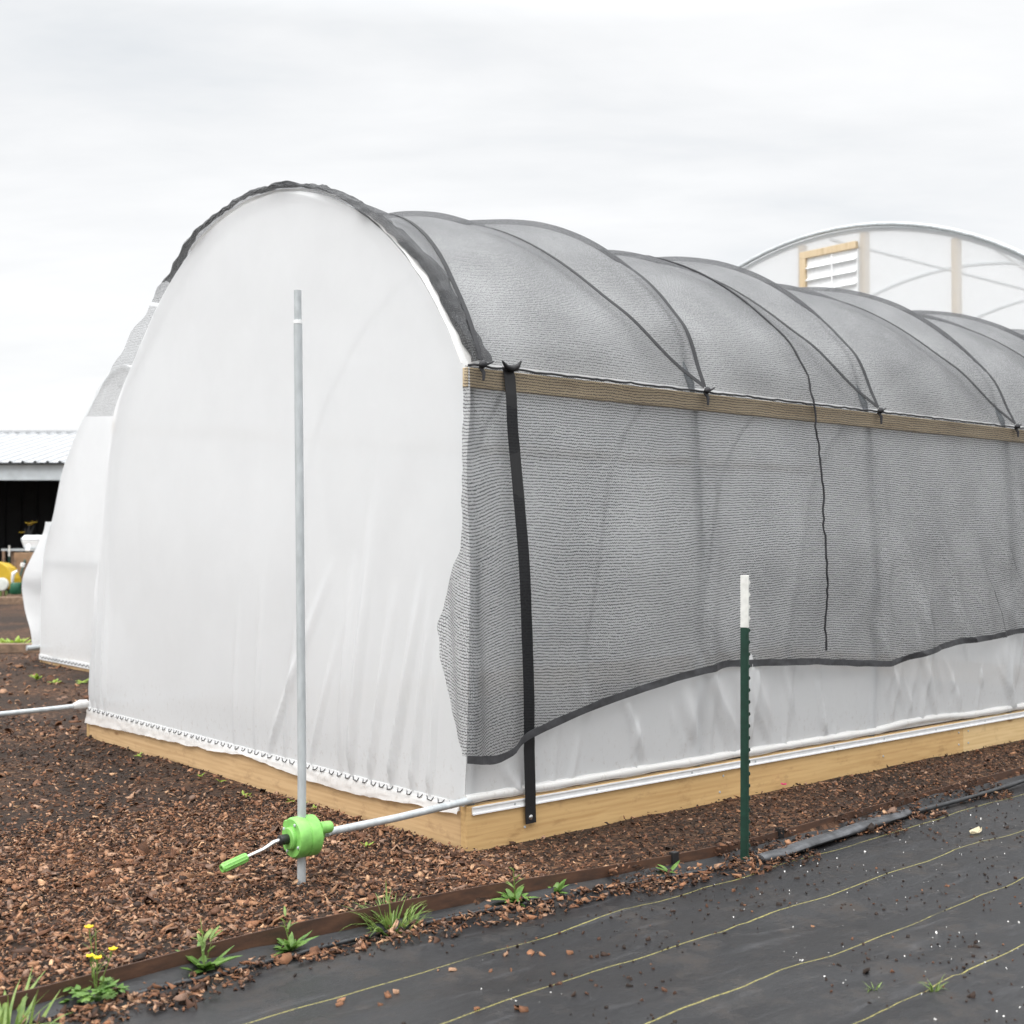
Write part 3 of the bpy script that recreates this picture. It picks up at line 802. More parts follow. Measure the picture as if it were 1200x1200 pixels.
# hem tape
def hem(i, j):
    s = lerp(-.055, LEN, i); z = smoothi(HEM, s, .03) + lerp(.008, -.030, j)
    return (s, side_surf(s, z+.02) - .006 - .004*ns(s*9, z*20), z + .004*ns(s*7, j*2))
b = MB(); b.grid(400, 3, hem); b.build('hem', M['hem'], clo, solid=.002)
# seam of two widths, a thin black puckered line over the roof and down the side
pts = []
for k in range(60):
    a = lerp(R_(100), A0, k/59); s = 2.545 + .026*ns(k*.4, 3) + .02*(k/59)
    pts.append(Vector(roof_pt(s, a, .024 + .045*sstep(A0+.30, A0, a))))
for k in range(1, 46):
    z = lerp(2.2, .76, k/45); s = 2.572 + .030*ns(k*.16, 9) + .020*ns(k*.6, 2) + .025*sstep(1.6, .8, z)
    pts.append(Vector((s, side_surf(s, z) - .008, z)))
b = MB(); b.tube(pts, [.0065 + .003*ns(k*.8, 1) for k in range(len(pts))], 6); b.build('seam', M['rope'], clo, smooth=True)
# row of stitched clips along the hip
b = MB(); pts = []
for k in range(240):
    s = lerp(-.02, LEN, k/239); pts.append((s, .03 - .066, 2.203 + .006*ns(s*11) + .004*ns(s*40)))
b.tube(pts, .0055, 6); b.build('hip_cord', M['rope'], clo)

# lacing rope: over the roof from each near tie to the next far tie and back along the hoop
rope = thing('lacing_rope', .05, 0, 2.2, 'flat black rope laced in a zigzag over the shade cloth from tie to tie', 'rope')
AL = R_(127)
def band(path, w):
    vs = MB(); P = [Vector(roof_pt(s, a, .025 + .045*sstep(A0+.30, A0, a))) for s, a in path]
    def side(i):
        d = (P[min(i+1, len(P)-1)] - P[max(i-1, 0)]).normalized()
        n = Vector((0, -cos(path[i][1]), sin(path[i][1]))); return d.cross(n).normalized()
    return vs.ribbon(P, w, side)
for k, h in enumerate(HOOPS[:-1]):
    for back in (True, False):
        if k == 0 and not back: continue
        path = [(rope_pos(k, clamp((math.degrees(a)-27.6)/125), back), a) for a in np.linspace(A0, AL, 70)]
        band(path, .028).build('rope_run', M['rope_flat'], rope, solid=.003)
for h in HOOPS[:-1]:
    b = MB(); b.lathe([(.004, -.022), (.014, -.014), (.019, 0), (.014, .014), (.005, .022)], (h+.005, -.05, 2.21), (1, .2, .3), 10)
    b.tube([(h, -.035, 2.20), (h+.01, -.05, 2.17), (h+.006, -.052, 2.125 + .02*ns(h*7))], [.010, .009, .006], 6)
    b.tube([(h, -.035, 2.21), (h+.04, -.045, 2.215), (h+.075, -.04, 2.23)], [.008, .006, .004], 6)
    b.build('knot', M['rope'], rope, smooth=True)

# webbing strap under the cloth, bolted to the board
st = thing('webbing_strap', .245, -.03, .06, 'wide black webbing strap running down the near side from hip board to base board', 'strap')
b = MB(); P = []
for k in range(50):
    z = lerp(2.215, .066, k/49)
    s = interp([(.06, .375), (.2, .366), (.5, .335), (1.2, .29), (2.22, .225)], z)
    t = prof_R(max(.3, z)) - .038 - .008*sstep(.3, .8, z) if z > .42 else interp([(.06, -.016), (.13, -.017), (.19, -.022), (.42, -.040)], z)
    t -= .014*sstep(1.9, 2.1, z)
    P.append((s, t, z))
b.ribbon(P, lambda i: .064 + .003*ns(i*.4), lambda i: (1, -.02, .02)); b.build('band', M['black_web'], st, solid=.003)
b = MB(); b.tube([(.17, -.05, 2.235), (.20, -.045, 2.212), (.235, -.043, 2.205), (.27, -.045, 2.22), (.285, -.05, 2.245)], [.004, .012, .018, .012, .004], 8)
b.build('bow_end', M['black_web'], st, smooth=True)
b = MB(); b.lathe([(.0125, 0), (.0125, .002), (.006, .0045), (.0055, .007), (.001, .0075)], (.372, -.0175, .095), (0, -1, 0), 14); b.build('bolt', M['chrome'], st, smooth=False)

# ------------------------------------------------------------------ pole, crank
pol = thing('steel_pole', -.8726, -.0205, -.05, 'tall galvanised steel pole standing in the bark in front of the tunnel', 'pole')
b = MB(); b.tube([(-.8726, -.0205, -.1), (-.8726, -.0205, .5), (-.8885+.0, -.002, 2.30)], .0178, 16); b.build('tube', M['galv'], pol, smooth=True)
b = MB(); b.tube([(-.8885, -.002, 2.31), (-.8898, -.0005, 2.435)], .0155, 16); b.build('top_section', M['galv_dull'], pol, smooth=True)
b = MB(); b.tube([(-.8885, -.002, 2.296), (-.8886, -.0018, 2.312)], .019, 16); b.build('joint_ring', M['alu'], pol, smooth=True)
ck = thing('roll_up_crank', -.87, -.02, .18, 'green hand crank gearbox on the steel pole, its pipe running to the tunnel', 'crank')
cz = .192
c = Vector((-.87, -.02, cz))
ax = Vector((-1, 0, 0))
b = MB()
b.lathe([(.078, -.055), (.083, -.050), (.083, -.006), (.079, -.003), (.079, .003), (.083, .006), (.083, .040), (.076, .050), (.046, .051), (.046, .062), (.041, .067), (.030, .068)], c, ax, 40)
b.lathe([(.022, -.03), (.024, -.028), (.024, .030), (.020, .034)], c + Vector((0, .076, .035)), ax, 16)
b.lathe([(.022, -.03), (.024, -.028), (.024, .030), (.020, .034)], c + Vector((0, .073, -.045)), ax, 16)
b.lathe([(.020, -.105), (.024, -.10), (.026, -.05)], c + Vector((0, -.055, .035)), ax, 16)
b.lathe([(.032, -.09), (.036, -.085), (.040, -.05)], c + Vector((0, 0, 0)), ax, 20)
b.build('gearbox', M['greenplastic'], ck, smooth=True)
gb = ck.children[0]
for k in range(4):
    q = 2*pi*(k+.3)/4; bb = MB(); bb.lathe([(.007, 0), (.007, .004), (.004, .006)], c + Vector((-.050, .063*cos(q), .063*sin(q))), ax, 6); bb.build('bolt', M['galv_dull'], gb)
gb = ck.children[0]; m = gb.modifiers.new('e', 'EDGE_SPLIT'); m.split_angle = R_(35)
b = MB(); b.lathe([(.020, .06), (.021, .062), (.021, .105), (.017, .108)], c, ax, 16); b.build('shaft_collar', M['blackplastic'], ck, smooth=True)
han = MB(); p0 = c + Vector((-.10, 0, 0)); p1 = c + Vector((-.18, -.004, -.024)); p2 = c + Vector((-.285, -.01, -.048))
han.tube([p0, p0 + Vector((-.03, 0, -.004)), p1, p2], [.009, .0095, .0075, .0075], 10)
hn = han.build('crank_handle', M['chrome'], ck, smooth=True)
d = (p2-p1).normalized()
b = MB(); b.lathe([(.010, -.03), (.0175, -.028), (.0175, .082), (.016, .086), (.010, .086), (.010, .07)], p2, d, 18)
for k in range(10):
    q = 2*pi*k/10; a1 = Vector((0, 1, 0)); a1 = (a1 - d*a1.dot(d)).normalized(); a2 = d.cross(a1)
    o_ = (a1*cos(q)+a2*sin(q))*.0172; b.tube([p2+o_-d*.022, p2+o_+d*.078], .0022, 6)
b.build('grip', M['greenplastic'], hn, smooth=True)
b = MB(); b.tube([c + Vector((.07, 0, -.002)), (-.4, -.012, .199), (-.0, .004, .216), (.06, .012, .222)], .0165, 14); b.build('drive_pipe', M['galv'], ck, smooth=True)
b = MB(); b.lathe([(.020, 0), (.021, .004), (.021, .03), (.018, .033)], (-.745, -.019, cz), (-1, 0, 0), 14); b.lathe([(.006, 0), (.006, .012)], (-.755, -.019-.02, cz), (0, -1, 0), 8); b.build('pipe_clamp', M['galv_dull'], ck, smooth=True)
# pipe of the far side
fp = thing('roll_up_pipe', -.9, 4.44, .2, 'bare galvanised pipe sticking out from the left foot of the front tunnel', 'pipe')
b = MB(); b.tube([(-1.15, 4.435, .195), (-.3, 4.44, .207), (.05, 4.45, .215)], .018, 14); b.build('tube', M['galv'], fp, smooth=True)
b = MB(); b.tube([(-.10, 4.44, .212), (-.05, 4.445, .222), (.0, 4.44, .222)], [.022, .034, .032], 12); b.build('film_wrap', M['film_flap'], fp, smooth=True)

# ------------------------------------------------------------------ T post
def t_post(s, t, z0, z1, label, rot=0.0, tip=.237, studs=True):
    p = thing('fence_post', s, t, z0, label, 'fence post')
    p.rotation_euler = (0, 0, TH + rot)
    def sec(b, za, zb):
        b.box((s-.020, t-.0035, za), (s+.020, t+.0015, zb))          # face plate
        b.box((s-.004, t+.0015, za), (s+.004, t+.034, zb))            # stem
    zt = z1 - tip
    b = MB(); sec(b, z0-.25, zt); g = b.build('post_body', M['postgreen'], p, bevel=.0012)
    b = MB(); sec(b, zt, z1); b.build('white_tip', M['postwhite'], p, bevel=.0012)
    z = z0 + .03
    while z < z1 - .02:
        b = MB()
        b.add([(s-.007, t-.0035, z-.010), (s+.007, t-.0035, z-.010), (s+.007, t-.0035, z+.010), (s-.007, t-.0035, z+.010),
               (s-.006, t-.011, z-.001), (s+.006, t-.011, z-.001), (s+.006, t-.009, z+.008), (s-.006, t-.009, z+.008)],
              [(4,5,6,7), (0,1,5,4), (1,2,6,5), (2,3,7,6), (3,0,4,7)])
        if studs: b.build('stud', M['postgreen' if z < zt-.01 else 'postwhite'], p)
        z += .054
    return p
tp = t_post(.957, -.842, FAB_Z, 1.245, 'dark green steel fence post with a white tip standing on the black fabric', rot=R_(35))
tp.rotation_euler = (R_(.3), R_(-.7), TH + R_(35))

# ------------------------------------------------------------------ irrigation hose along the fabric border
b = MB(); P = []; rr = []
for k in range(120):
    s = lerp(-3.6, .95, k/119)
    P.append((s, edge_t(s) - .085 - .02*ns(s*1.1, 3) - .05*sstep(0, .9, s), FAB_Z + .018 + .006*ns(s*2, 7))); rr.append(.010)
b.tube(P, rr, 10)
tag(b.build('drip_hose', M['hose'], origin=(-1.3, -.65, FAB_Z), smooth=True), 'thin round black hose lying in the spilled bark beside the rusty edging', 'hose')
b = MB(); P = []
n = 70
for k in range(n):
    s = lerp(.98, 2.35, k/(n-1)); P.append((s, edge_t(s) - .17 + .045*(s-.98), FAB_Z + .03 + .004*ns(s*4)))
def flat(i, j):
    k = min(n-1, int(i*(n-1)+.5)); p = P[k]; q = 2*pi*j
    wd = .040*(.75+.25*sstep(0, .1, i))*(1-.3*sstep(.93, 1, i)); return (p[0] - .02*sin(q)*0, p[1] + wd*cos(q), p[2] + .019*sin(q)*(1+.25*ns(i*9, j)))
b.grid(n-1, 14, flat)
b.f.append(tuple(k*(n) + n-1 for k in range(14))); b.f.append(tuple(k*n for k in range(14)))
tag(b.build('flat_hose', M['hose_sheen_mud'], origin=(1.6, -.8, FAB_Z), smooth=True), 'short wide muddy flattened black hose, grey sheen painted in, beside the white tipped fence post', 'hose')
b = MB(); P = [(s, edge_t(s) - .13 - .03*ns(s*.9, 8), FAB_Z + .03) for s in np.linspace(2.42, 8.5, 90)]
b.tube(P, [.013 + .006*ns(k*.3, 5) for k in range(90)], 10)
tag(b.build('drip_hose', M['hose'], origin=(5, -.75, FAB_Z), smooth=True), 'distant length of black hose at the right edge below the base boards', 'hose')

# ------------------------------------------------------------------ plants
def blade(b, base, az, length, width, lean, curve=1.0, n=6, broad=False, twist=0):
    d = Vector((cos(az), sin(az), 0)); sd = Vector((-sin(az), cos(az), 0)); p = Vector(base); vs = []; fs = []
    ang = lean
    for k in range(n+1):
        f = k/n
        w = width*(sin(pi*min(1, .12+f*.88))**.8 if broad else (1-f**1.6)) * .5 + .0004
        up = Vector((0, 0, 1))*sin(ang) + d*cos(ang)
        fold = up.cross(sd)*w*.35
        vs += [p - sd*w - fold, p, p + sd*w - fold]
        p = p + up*(length/n); ang -= curve/n
    for k in range(n):
        a = 3*k; fs += [(a, a+1, a+4, a+3), (a+1, a+2, a+5, a+4)]
    b.add(vs, fs)
def grass_tuft(name, s, t, z, n, h, label, mat='grass', spread=1.0, cat='weed', w=.006):
    b = MB()
    for k in range(n):
        r = random.random()**.7*.045*spread*(h/.12); q = random.uniform(0, 2*pi)
        blade(b, (s+r*cos(q), t+r*sin(q), z-.01), q + random.gauss(0, .6), h*random.uniform(.5, 1.15), w*random.uniform(.6, 1.5), random.uniform(.75, 1.5), random.uniform(.2, 1.6))
    return tag(b.build(name, M[mat], origin=(s, t, z), smooth=True), label, cat)
def broad_weed(name, s, t, z, n, L, w, label, mat='leaf', up=0, stem=None):
    if up:
        r = thing(name, s, t, z, label, 'weed'); 
    b = MB()
    for k in range(n):
        q = 2*pi*k/n + random.gauss(0, .35)
        blade(b, (s, t, z), q, L*random.uniform(.6, 1.15), w*random.uniform(.7, 1.2), random.uniform(.3, 1.1), random.uniform(.3, 1.2), 7, True)
    if not up: return tag(b.build(name, M[mat], origin=(s, t, z), smooth=True), label, 'weed')
    b.build('leaf_rosette', M[mat], r, smooth=True)
    b = MB()
    for k in range(up):
        q = random.uniform(0, 2*pi); h = L*random.uniform(1.0, 1.6)
        blade(b, (s, t, z), q, h, .006, 1.4, .3, 6)
        for j in range(3):
            f = random.uniform(.3, .9); blade(b, (s+.15*h*f*cos(q), t+.15*h*f*sin(q), z+h*f*.95), random.uniform(0, 6.3), L*.45, w*.45, .9, .8, 5, True)
    b.build('stem', M['grass'], r, smooth=True)
    return r
def g(s, d): return (s, edge_t(s)-d)
# big grass tuft on the edging, second from the crank
s, t = g(-.83, .02); 
b = MB()
tuft = grass_tuft('grass_tuft', s, t-.02, FAB_Z+.01, 120, .155, 'largest tuft of green grass, growing over the edging right of the crank pole', spread=1.5, w=.009)
s, t = g(-.28, .05); broad_weed('leafy_weed', s, t, FAB_Z+.02, 22, .11, .026, 'bright leafy weed at the edging just right of the large grass tuft', up=2)
s, t = g(-.06, .03); broad_weed('leafy_weed', s, t, FAB_Z+.02, 10, .10, .024, 'small leafy weed at the edging, below the near corner of the base boards')
s, t = g(.53, .06); broad_weed('leafy_weed', s, t, FAB_Z+.02, 4, .085, .024, 'tiny weed of a few leaves left of the white tipped post')
s, t = g(-1.27, .05); broad_weed('leafy_weed', s, t, FAB_Z+.02, 22, .105, .020, 'narrow leaved weed at the edging just left of the large grass tuft', up=2)
s, t = g(-1.60, .04); broad_weed('leafy_weed', s, t, FAB_Z+.02, 18, .13, .030, 'broad leaved green weed with an upright stem, right of the yellow flowers', up=3)
s, t = g(-2.27, .12)
b = MB()
gr = grass_tuft('grass_tuft', s-.02, t, FAB_Z, 40, .22, 'wide bladed grass clump in the bottom left corner of the picture', spread=1.2, w=.017)
# buttercup
s, t = g(-1.99, .065)
bc = thing('buttercup', s, t, FAB_Z+.01, 'yellow flowered buttercup growing at the edging in the lower left', 'flower')
lf = MB(); stm = MB(); z0 = FAB_Z+.015
for k in range(26):
    q = random.uniform(0, 2*pi); r = random.uniform(.02, .085); lz = z0 + random.uniform(.02, .075)
    cx_, cy_ = s + r*cos(q), t + r*sin(q)
    lf.tube([(s, t, z0), (lerp(s, cx_, .5), lerp(t, cy_, .5), lz-.01), (cx_, cy_, lz)], .0012, 5)
    for m_ in range(5):
        blade(lf, (cx_, cy_, lz), q + (m_-2)*.62, random.uniform(.024, .036), .017, random.uniform(-.2, .6), .5, 4, True)
lf.build('leaf_rosette', M['leaf'], bc, smooth=True)
for k, (dx, dy, hz) in enumerate(((-.015, .03, .235), (.045, -.015, .165), (-.03, -.02, .160), (-.012, -.035, .155), (.01, .04, .225))):
    top = (s+dx, t+dy, z0+hz)
    stm.tube([(s, t, z0), (s+dx*.4, t+dy*.3, z0+hz*.5), top], .0016, 5)
    for j in range(4):
        f = random.uniform(.35, .9); blade(stm, (s+dx*f, t+dy*f, z0+hz*f), random.uniform(0, 6.3), .04, .006, 1.0, .6, 4)
    if k < 4:
        fb = MB()
        for j in range(5): blade(fb, top, 2*pi*j/5 + k, .016, .017, .55, .5, 4, True)
        fb.build('blossom', M['petal'], bc, smooth=True)
stm.build('stem', M['grass'], bc, smooth=True)
# seedlings in the fabric
grass_tuft('grass_tuft', .02, -2.13, fab_z(.02, -2.13), 12, .045, 'left of two little grass sprouts on the black fabric at lower right', spread=1.2, w=.004)
grass_tuft('grass_tuft', .15, -2.27, fab_z(.15, -2.27), 20, .055, 'right of two little grass sprouts on the black fabric at lower right', spread=.8, w=.004)
# weeds in the bark
seedl = [(-.10, 3.32), (-.12, 2.40), (-.11, 2.17), (-.17, 1.78), (-.20, 1.68), (-.08, 1.42), (-.12, 1.24), (-.10, 1.15)]
for k, (s, t) in enumerate(seedl):
    broad_weed('seedling', s, t, mulch_z(s, t)+.004, 4, .045, .012, 'tiny green seedling in the bark at the foot of the front base board', 'leaf_pale')['group'] = 'seedlings along the front board'
broad_weed('seedling', -.33, .32, .005, 4, .06, .012, 'small seedling under the crank pipe near the board corner', 'leaf_pale')
def gp(x, y, z=0):      # ground point in site coordinates seen at a photo pixel (for laying things out)
    Y = 1480*(1.4-z)/(y-634); X = (x-600)/1480*Y; dx, dy = X-C0.x, Y-C0.y
    return dx*U.x+dy*U.y, dx*V.x+dy*V.y
for x, y, n, L, lab in ((45, 797, 8, .10, 'low green weed patch left of the second tunnel foot'), (66, 800, 7, .08, 'low green weed patch in the bark between the two tunnels'), (99, 800, 9, .10, 'low pale weed at the left edge of the front tunnel')):
    s, t = gp(x, y); broad_weed('low_weed', s, t, mulch_z(s, t)+.01, n, L, .035, lab, 'leaf_pale')
s, t = gp(18, 758); 
b = MB()
for k in range(40):
    q = random.uniform(0, 6.3); r = random.uniform(0, .16); blade(b, (s+r*cos(q), t+r*sin(q), .03), q, random.uniform(.08, .16), .06, random.uniform(.5, 1.3), .8, 5, True)
tag(b.build('yellow_green_weed', M['leaf_pale'], origin=(s, t, 0), smooth=True), 'yellow green leafy clump by the timber edge, left of the second tunnel', 'weed')

# things lying on the fabric and bark
def on_fab(x, y): return gp(x, y, FAB_Z)
chipsp = [(456, 1163, .034), (447, 1174, .022), (402, 1167, .02), (400, 1172, .022), (465, 1159, .038), (559, 1184, .035), (611, 1186, .038), (635, 1115, .026), (622, 1113, .022), (593, 1116, .028), (599, 1133, .026), (575, 1134, .022), (514, 1133, .028), (668, 1114, .034), (531, 1134, .03), (648, 1142, .024), (858, 1043, .026), (950, 1079, .024)]
for k, (x, y, z) in enumerate(chipsp):
    s, t = on_fab(x, y)
    chip_obj(s, t, z, (5, 4, 6, 5, 7)[k % 5], 'loose brown bark chip lying by itself on the black fabric', 'bark chips scattered on the fabric')
s, t = on_fab(1010, 1136); o = chip_obj(s, t, .045, 0, 'black crumb of bark alone among the yellow lines at lower right')
s, t = on_fab(1140, 975)
b = MB(); z = fab_z(s, t)+.006
b.grid(10, 4, lambda i, j: (s + (i-.5)*.13, t + (j-.5)*.055*sin(pi*(.08+.84*i)) + .02*(i-.5), z + .012*abs(j-.5)*2 + .012*(i-.5)**2*4 + .004*ns(i*4, j*4)))
tag(b.build('dry_leaf', M['dryleaf'], origin=(s, t, z), smooth=True), 'pale curled dry leaf on the black fabric at right', 'leaf')
s, t = gp(917, 922)
b = MB()
for j in range(5): blade(b, (s, t, .02), 2*pi*j/5, .022, .022, .5, .6, 4, True)
tag(b.build('fallen_petal', M['pink'], origin=(s, t, .02), smooth=True), 'small bright pink petal in the bark below the base board', 'petal')
# a long splinter of wood by the crank
s, t = gp(440, 973); s2, t2 = gp(412, 971)
b = MB(); b.tube([(s, t, .03), (lerp(s, s2, .5), lerp(t, t2, .5), .036), (s2, t2, .028)], [.005, .007, .003], 6)
tag(b.build('wood_splinter', M['dryleaf'], origin=(s, t, .03)), 'pale wood splinter in the bark below the crank pipe', 'splinter')

# ------------------------------------------------------------------ second tunnel
S2, T2 = 1.73, 10.2
P2 = [(.15, 0), (.5, 0), (1.0, .03), (1.3, .10), (1.66, .37), (2.18, .63), (2.63, 1.08), (3.0, 1.66)]    # z -> inset from the far edge (t = 10.2)
def p2L(z): return T2 - smoothi(P2, z, .12)
def p2R(z): return 5.8 + smoothi(P2, z, .12)
t2 = thing('hoop_tunnel', S2, 8.0, 0, 'plain white film tunnel behind at left, its side curtain puffed out by the wind', 'greenhouse')
b = MB(); b.grid(60, 60, lambda i, j: (lambda z: (S2 - .002 - .03*ns(i*4, z*.8, 3)*sstep(0, .1, i)*sstep(1, .9, i), lerp(p2R(z), p2L(z), i), z))(lerp(.03, 3.0, j))); b.build('end_film', M['film'], t2, smooth=True)
b = MB(); b.grid(20, 20, lambda i, j: (lambda z: (7.5, lerp(p2R(z), p2L(z), i), z))(lerp(.14, 3.0, j))); b.build('end_film', M['film'], t2, smooth=True)
def curtain(i, j):
    z = lerp(.17, 1.62, j); s = lerp(S2-.06, 7.5, i)
    prof = interp([(.17, .06), (.35, .16), (.55, .42), (.83, .62), (1.0, .58), (1.2, .32), (1.35, .18), (1.62, .36)], z)
    prof = sum(interp([(.17, .10), (.35, .2), (.55, .46), (.83, .66), (1.0, .60), (1.15, .34), (1.3, .02), (1.45, -.30), (1.62, -.46)], z+d) for d in (-.08, -.04, 0, .04, .08))/5
    return (s, T2 + prof*(.85 + .15*cos(s*1.8)) + .02*ns(s*4, z*4), z)
b = MB(); b.grid(80, 36, curtain); b.build('side_curtain', M['film'], t2, smooth=True)
def p2pt(sq, k):   # closed outer skin
    return sq
b = MB(); b.grid(40, 30, lambda i, j: (lambda z: (lerp(S2, 7.5, i), p2L(z) + .004, z))(lerp(1.5, 3.0, j))); b.build('roof_film', M['film'], t2, smooth=True)
b = MB(); b.grid(40, 12, lambda i, j: (lerp(S2, 7.5, i), lerp(p2R(3.0), p2L(3.0), j), 3.0 + .22*sin(pi*j))); b.build('roof_film', M['film'], t2, smooth=True)
b = MB(); b.grid(40, 30, lambda i, j: (lambda z: (lerp(S2, 7.5, i), p2R(z) - .004, z))(lerp(.15, 3.0, j))); b.build('side_film', M['film'], t2, smooth=True)
b = MB(); b.grid(24, 6, lambda i, j: (S2-.004, lerp(p2R(3.0), p2L(3.0), i), 3.0 + .22*sin(pi*i)*j)); b.build('end_film', M['film'], t2, smooth=True)
b = MB(); b.grid(24, 6, lambda i, j: (7.504, lerp(p2R(3.0), p2L(3.0), i), 3.0 + .22*sin(pi*i)*j)); b.build('end_film', M['film'], t2, smooth=True)
b = MB(); b.box((S2-.012, 5.85, .03), (S2-.002, 10.2, .09)); ch3 = b.build('lock_channel', M['alu'], t2)
b = MB(); b.tube([(S2-.015, t, .06 + (.012 if k % 2 else -.012)) for k, t in enumerate(np.arange(5.9, 10.2, .05))], .004, 5); b.build('zigzag_wire', M['wire'], ch3)
b = MB(); b.box((S2+.004, 5.8, -.05), (S2+.04, 10.15, .10)); b.build('base_board', M['pine_y'], t2)
b = MB(); b.box((S2, 10.16, -.05), (7.5, 10.2, .16)); b.build('base_board', M['pine'], t2)
for h in (S2+.03, 3.2, 4.7, 6.2, 7.45):
    b = MB(); pts = [(h, p2L(z)-.03, z) for z in np.linspace(0, 2.97, 24)] + [(h, lerp(p2L(2.97)-.03, p2R(2.97)+.03, k/12), 2.97 + .20*sin(pi*k/12)) for k in range(1, 12)] + [(h, p2R(z)+.03, z) for z in np.linspace(2.97, 0, 24)]
    b.tube(pts, .022, 8); b.build('hoop', M['galv_dull'], t2, smooth=True)
b = MB(); b.box((S2+.045, 6.3, 1.10), (S2+.085, 10.1, 1.18)); b.build('cross_rail', M['galv_dull'], t2)
b = MB(); b.tube([(S2-.12, 10.30, .16), (S2+.3, 10.30, .16)], .03, 10); b.build('roll_bar', M['galv'], t2, smooth=True)

# ------------------------------------------------------------------ big greenhouse at the back right
SG, TG, RG, ZG = 10.0, 5.17, 4.87, .51
bg_ = thing('greenhouse', SG, TG, 0, 'large arched greenhouse behind at right, with clear film end wall and pine studs', 'greenhouse')
arch = lambda r, s, n=60: [(s, TG - r*cos(a), ZG + r*sin(a)) for a in np.linspace(-.1, pi+.1, n)]
for s in (SG+.03, SG+3, SG+6, SG+9, SG+12):
    b = MB(); b.tube(arch(RG-.04, s), .03, 10); b.build('hoop', M['galv_dull'], bg_, smooth=True)
b = MB(); b.tube(arch(RG+.01, SG-.03), .028, 8); b.build('film_channel', M['galv_dull'], bg_, smooth=True)
gz = lambda i: ZG + math.sqrt(max(.0001, (RG-.02)**2 - (lerp(-(RG-.03), RG-.03, i))**2))
b = MB(); b.grid(60, 20, lambda i, j: (SG-.01, TG + lerp(-(RG-.03), RG-.03, i), lerp(0, gz(i), j))); b.build('end_film', M['film_clear'], bg_, smooth=True)
b = MB(); b.grid(60, 20, lambda i, j: (SG+12.05, TG + lerp(-(RG-.03), RG-.03, i), lerp(0, gz(i), j))); b.build('end_film', M['film_clear'], bg_, smooth=True)
b = MB(); b.grid(40, 60, lambda i, j: (SG + 12*i, TG - RG*cos(lerp(-.1, pi+.1, j)), ZG + RG*sin(lerp(-.1, pi+.1, j)))); b.build('roof_film', M['film_clear'], bg_, smooth=True)
for t in (5.627, 4.677, 3.416, 2.2, 6.9, 8.2):
    zt = ZG + math.sqrt((RG-.05)**2-(t-TG)**2)
    b = MB(); b.box((SG+.0, t-.045, 0), (SG+.09, t+.045, zt-.02)); b.build('stud', M['pine_z'], bg_, bevel=.004)
lv = MB(); za, zb, ta, tb = 3.6, 5.17, 4.72, 5.58
lv.box((SG-.09, ta, zb-.09), (SG-.03, tb, zb)); lv.box((SG-.09, tb-.09, za), (SG-.03, tb, zb-.09)); lv.box((SG-.09, ta, za), (SG-.03, tb-.09, za+.08))
lou = lv.build('louver_vent', M['pine_z'], bg_, bevel=.004)
b = MB(); b.box((SG-.05, ta, za+.08), (SG-.04, tb-.09, zb-.09)); b.build('shutter_panel', M['alu'], lou)
b = MB()
for k in range(9):
    z = zb-.2 - k*.155
    if z > za+.1: b.add([(SG-.055, ta+.01, z), (SG-.055, tb-.1, z), (SG-.10, tb-.1, z-.035), (SG-.10, ta+.01, z-.035)], [(0,1,2,3)]); b.add([(SG-.052, ta+.01, z-.045), (SG-.052, tb-.1, z-.045), (SG-.052, tb-.1, z-.03), (SG-.052, ta+.01, z-.03)], [(0,1,2,3)])
b.build('slat', M['alu'], lou, solid=.006)
b = MB(); b.tube([(SG-.105, lerp(ta, tb-.09, .45), za+.1), (SG-.105, lerp(ta, tb-.09, .45), zb-.11)], .009, 6); b.build('link_bar', M['alu'], lou)
for (t, dt) in ((2.9, .6),):
    zz = ZG + math.sqrt((RG-.06)**2-(t-TG)**2)
    b = MB(); b.tube([(SG+.03, t, zz), (SG+1.2, t - dt*.4, zz-.45), (SG+2.9, t-dt, zz-.55)], .02, 8); b.build('brace', M['alu'], bg_, smooth=True)
b = MB(); b.tube([(SG+.03, TG, ZG+RG-.1), (SG+12, TG, ZG+RG-.1)], .022, 8); b.build('purlin', M['galv_dull'], bg_)

# ------------------------------------------------------------------ shed and its clutter at the far left (laid out along world X)
def site(X, Y, z=0):
    dx, dy = X-C0.x, Y-C0.y; return (dx*U.x+dy*U.y, dx*V.x+dy*V.y, z)
class WB(MB):
    def wbox(self, a, b_):
        n0 = len(self.v); self.box(a, b_); self.v[n0:] = [site(*p) for p in self.v[n0:]]; return self
    def wadd(self, v, f): return self.add([site(*p) for p in v], f)
M['shedroof'] = principled('shed_roof_metal', (.40,.41,.42), .45, .15, .04, 4)
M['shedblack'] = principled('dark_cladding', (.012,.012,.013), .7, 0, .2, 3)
M['fascia'] = principled('pale_fascia', (.52,.56,.58), .5, .1, .08, 3)
sp = site(-15, 35)
shed = thing('shed', sp[0], sp[1], 0, 'open shed with pale ribbed metal roof and dark inside at the far left', 'shed')
XA, XB = -27, -8.2
b = WB()
n = 0
x = XA
while x < XB:       # ribbed sheets
    w = .32
    y0, y1, z0, z1 = 32.6, 39.5, 3.43, 4.78
    pr = [(0, 0), (.22, 0), (.25, .05), (.29, .05), (.32, 0)]
    for (u0, h0), (u1, h1) in zip(pr, pr[1:]):
        b.wadd([(x+u0, y0, z0+h0), (x+u1, y0, z0+h1), (x+u1, y1, z1+h1), (x+u0, y1, z1+h0)], [(0, 1, 2, 3)])
    x += w
b.wadd([(XA, 32.6, 3.40), (XB, 32.6, 3.40), (XB, 39.5, 4.75), (XA, 39.5, 4.75)], [(3,2,1,0)])
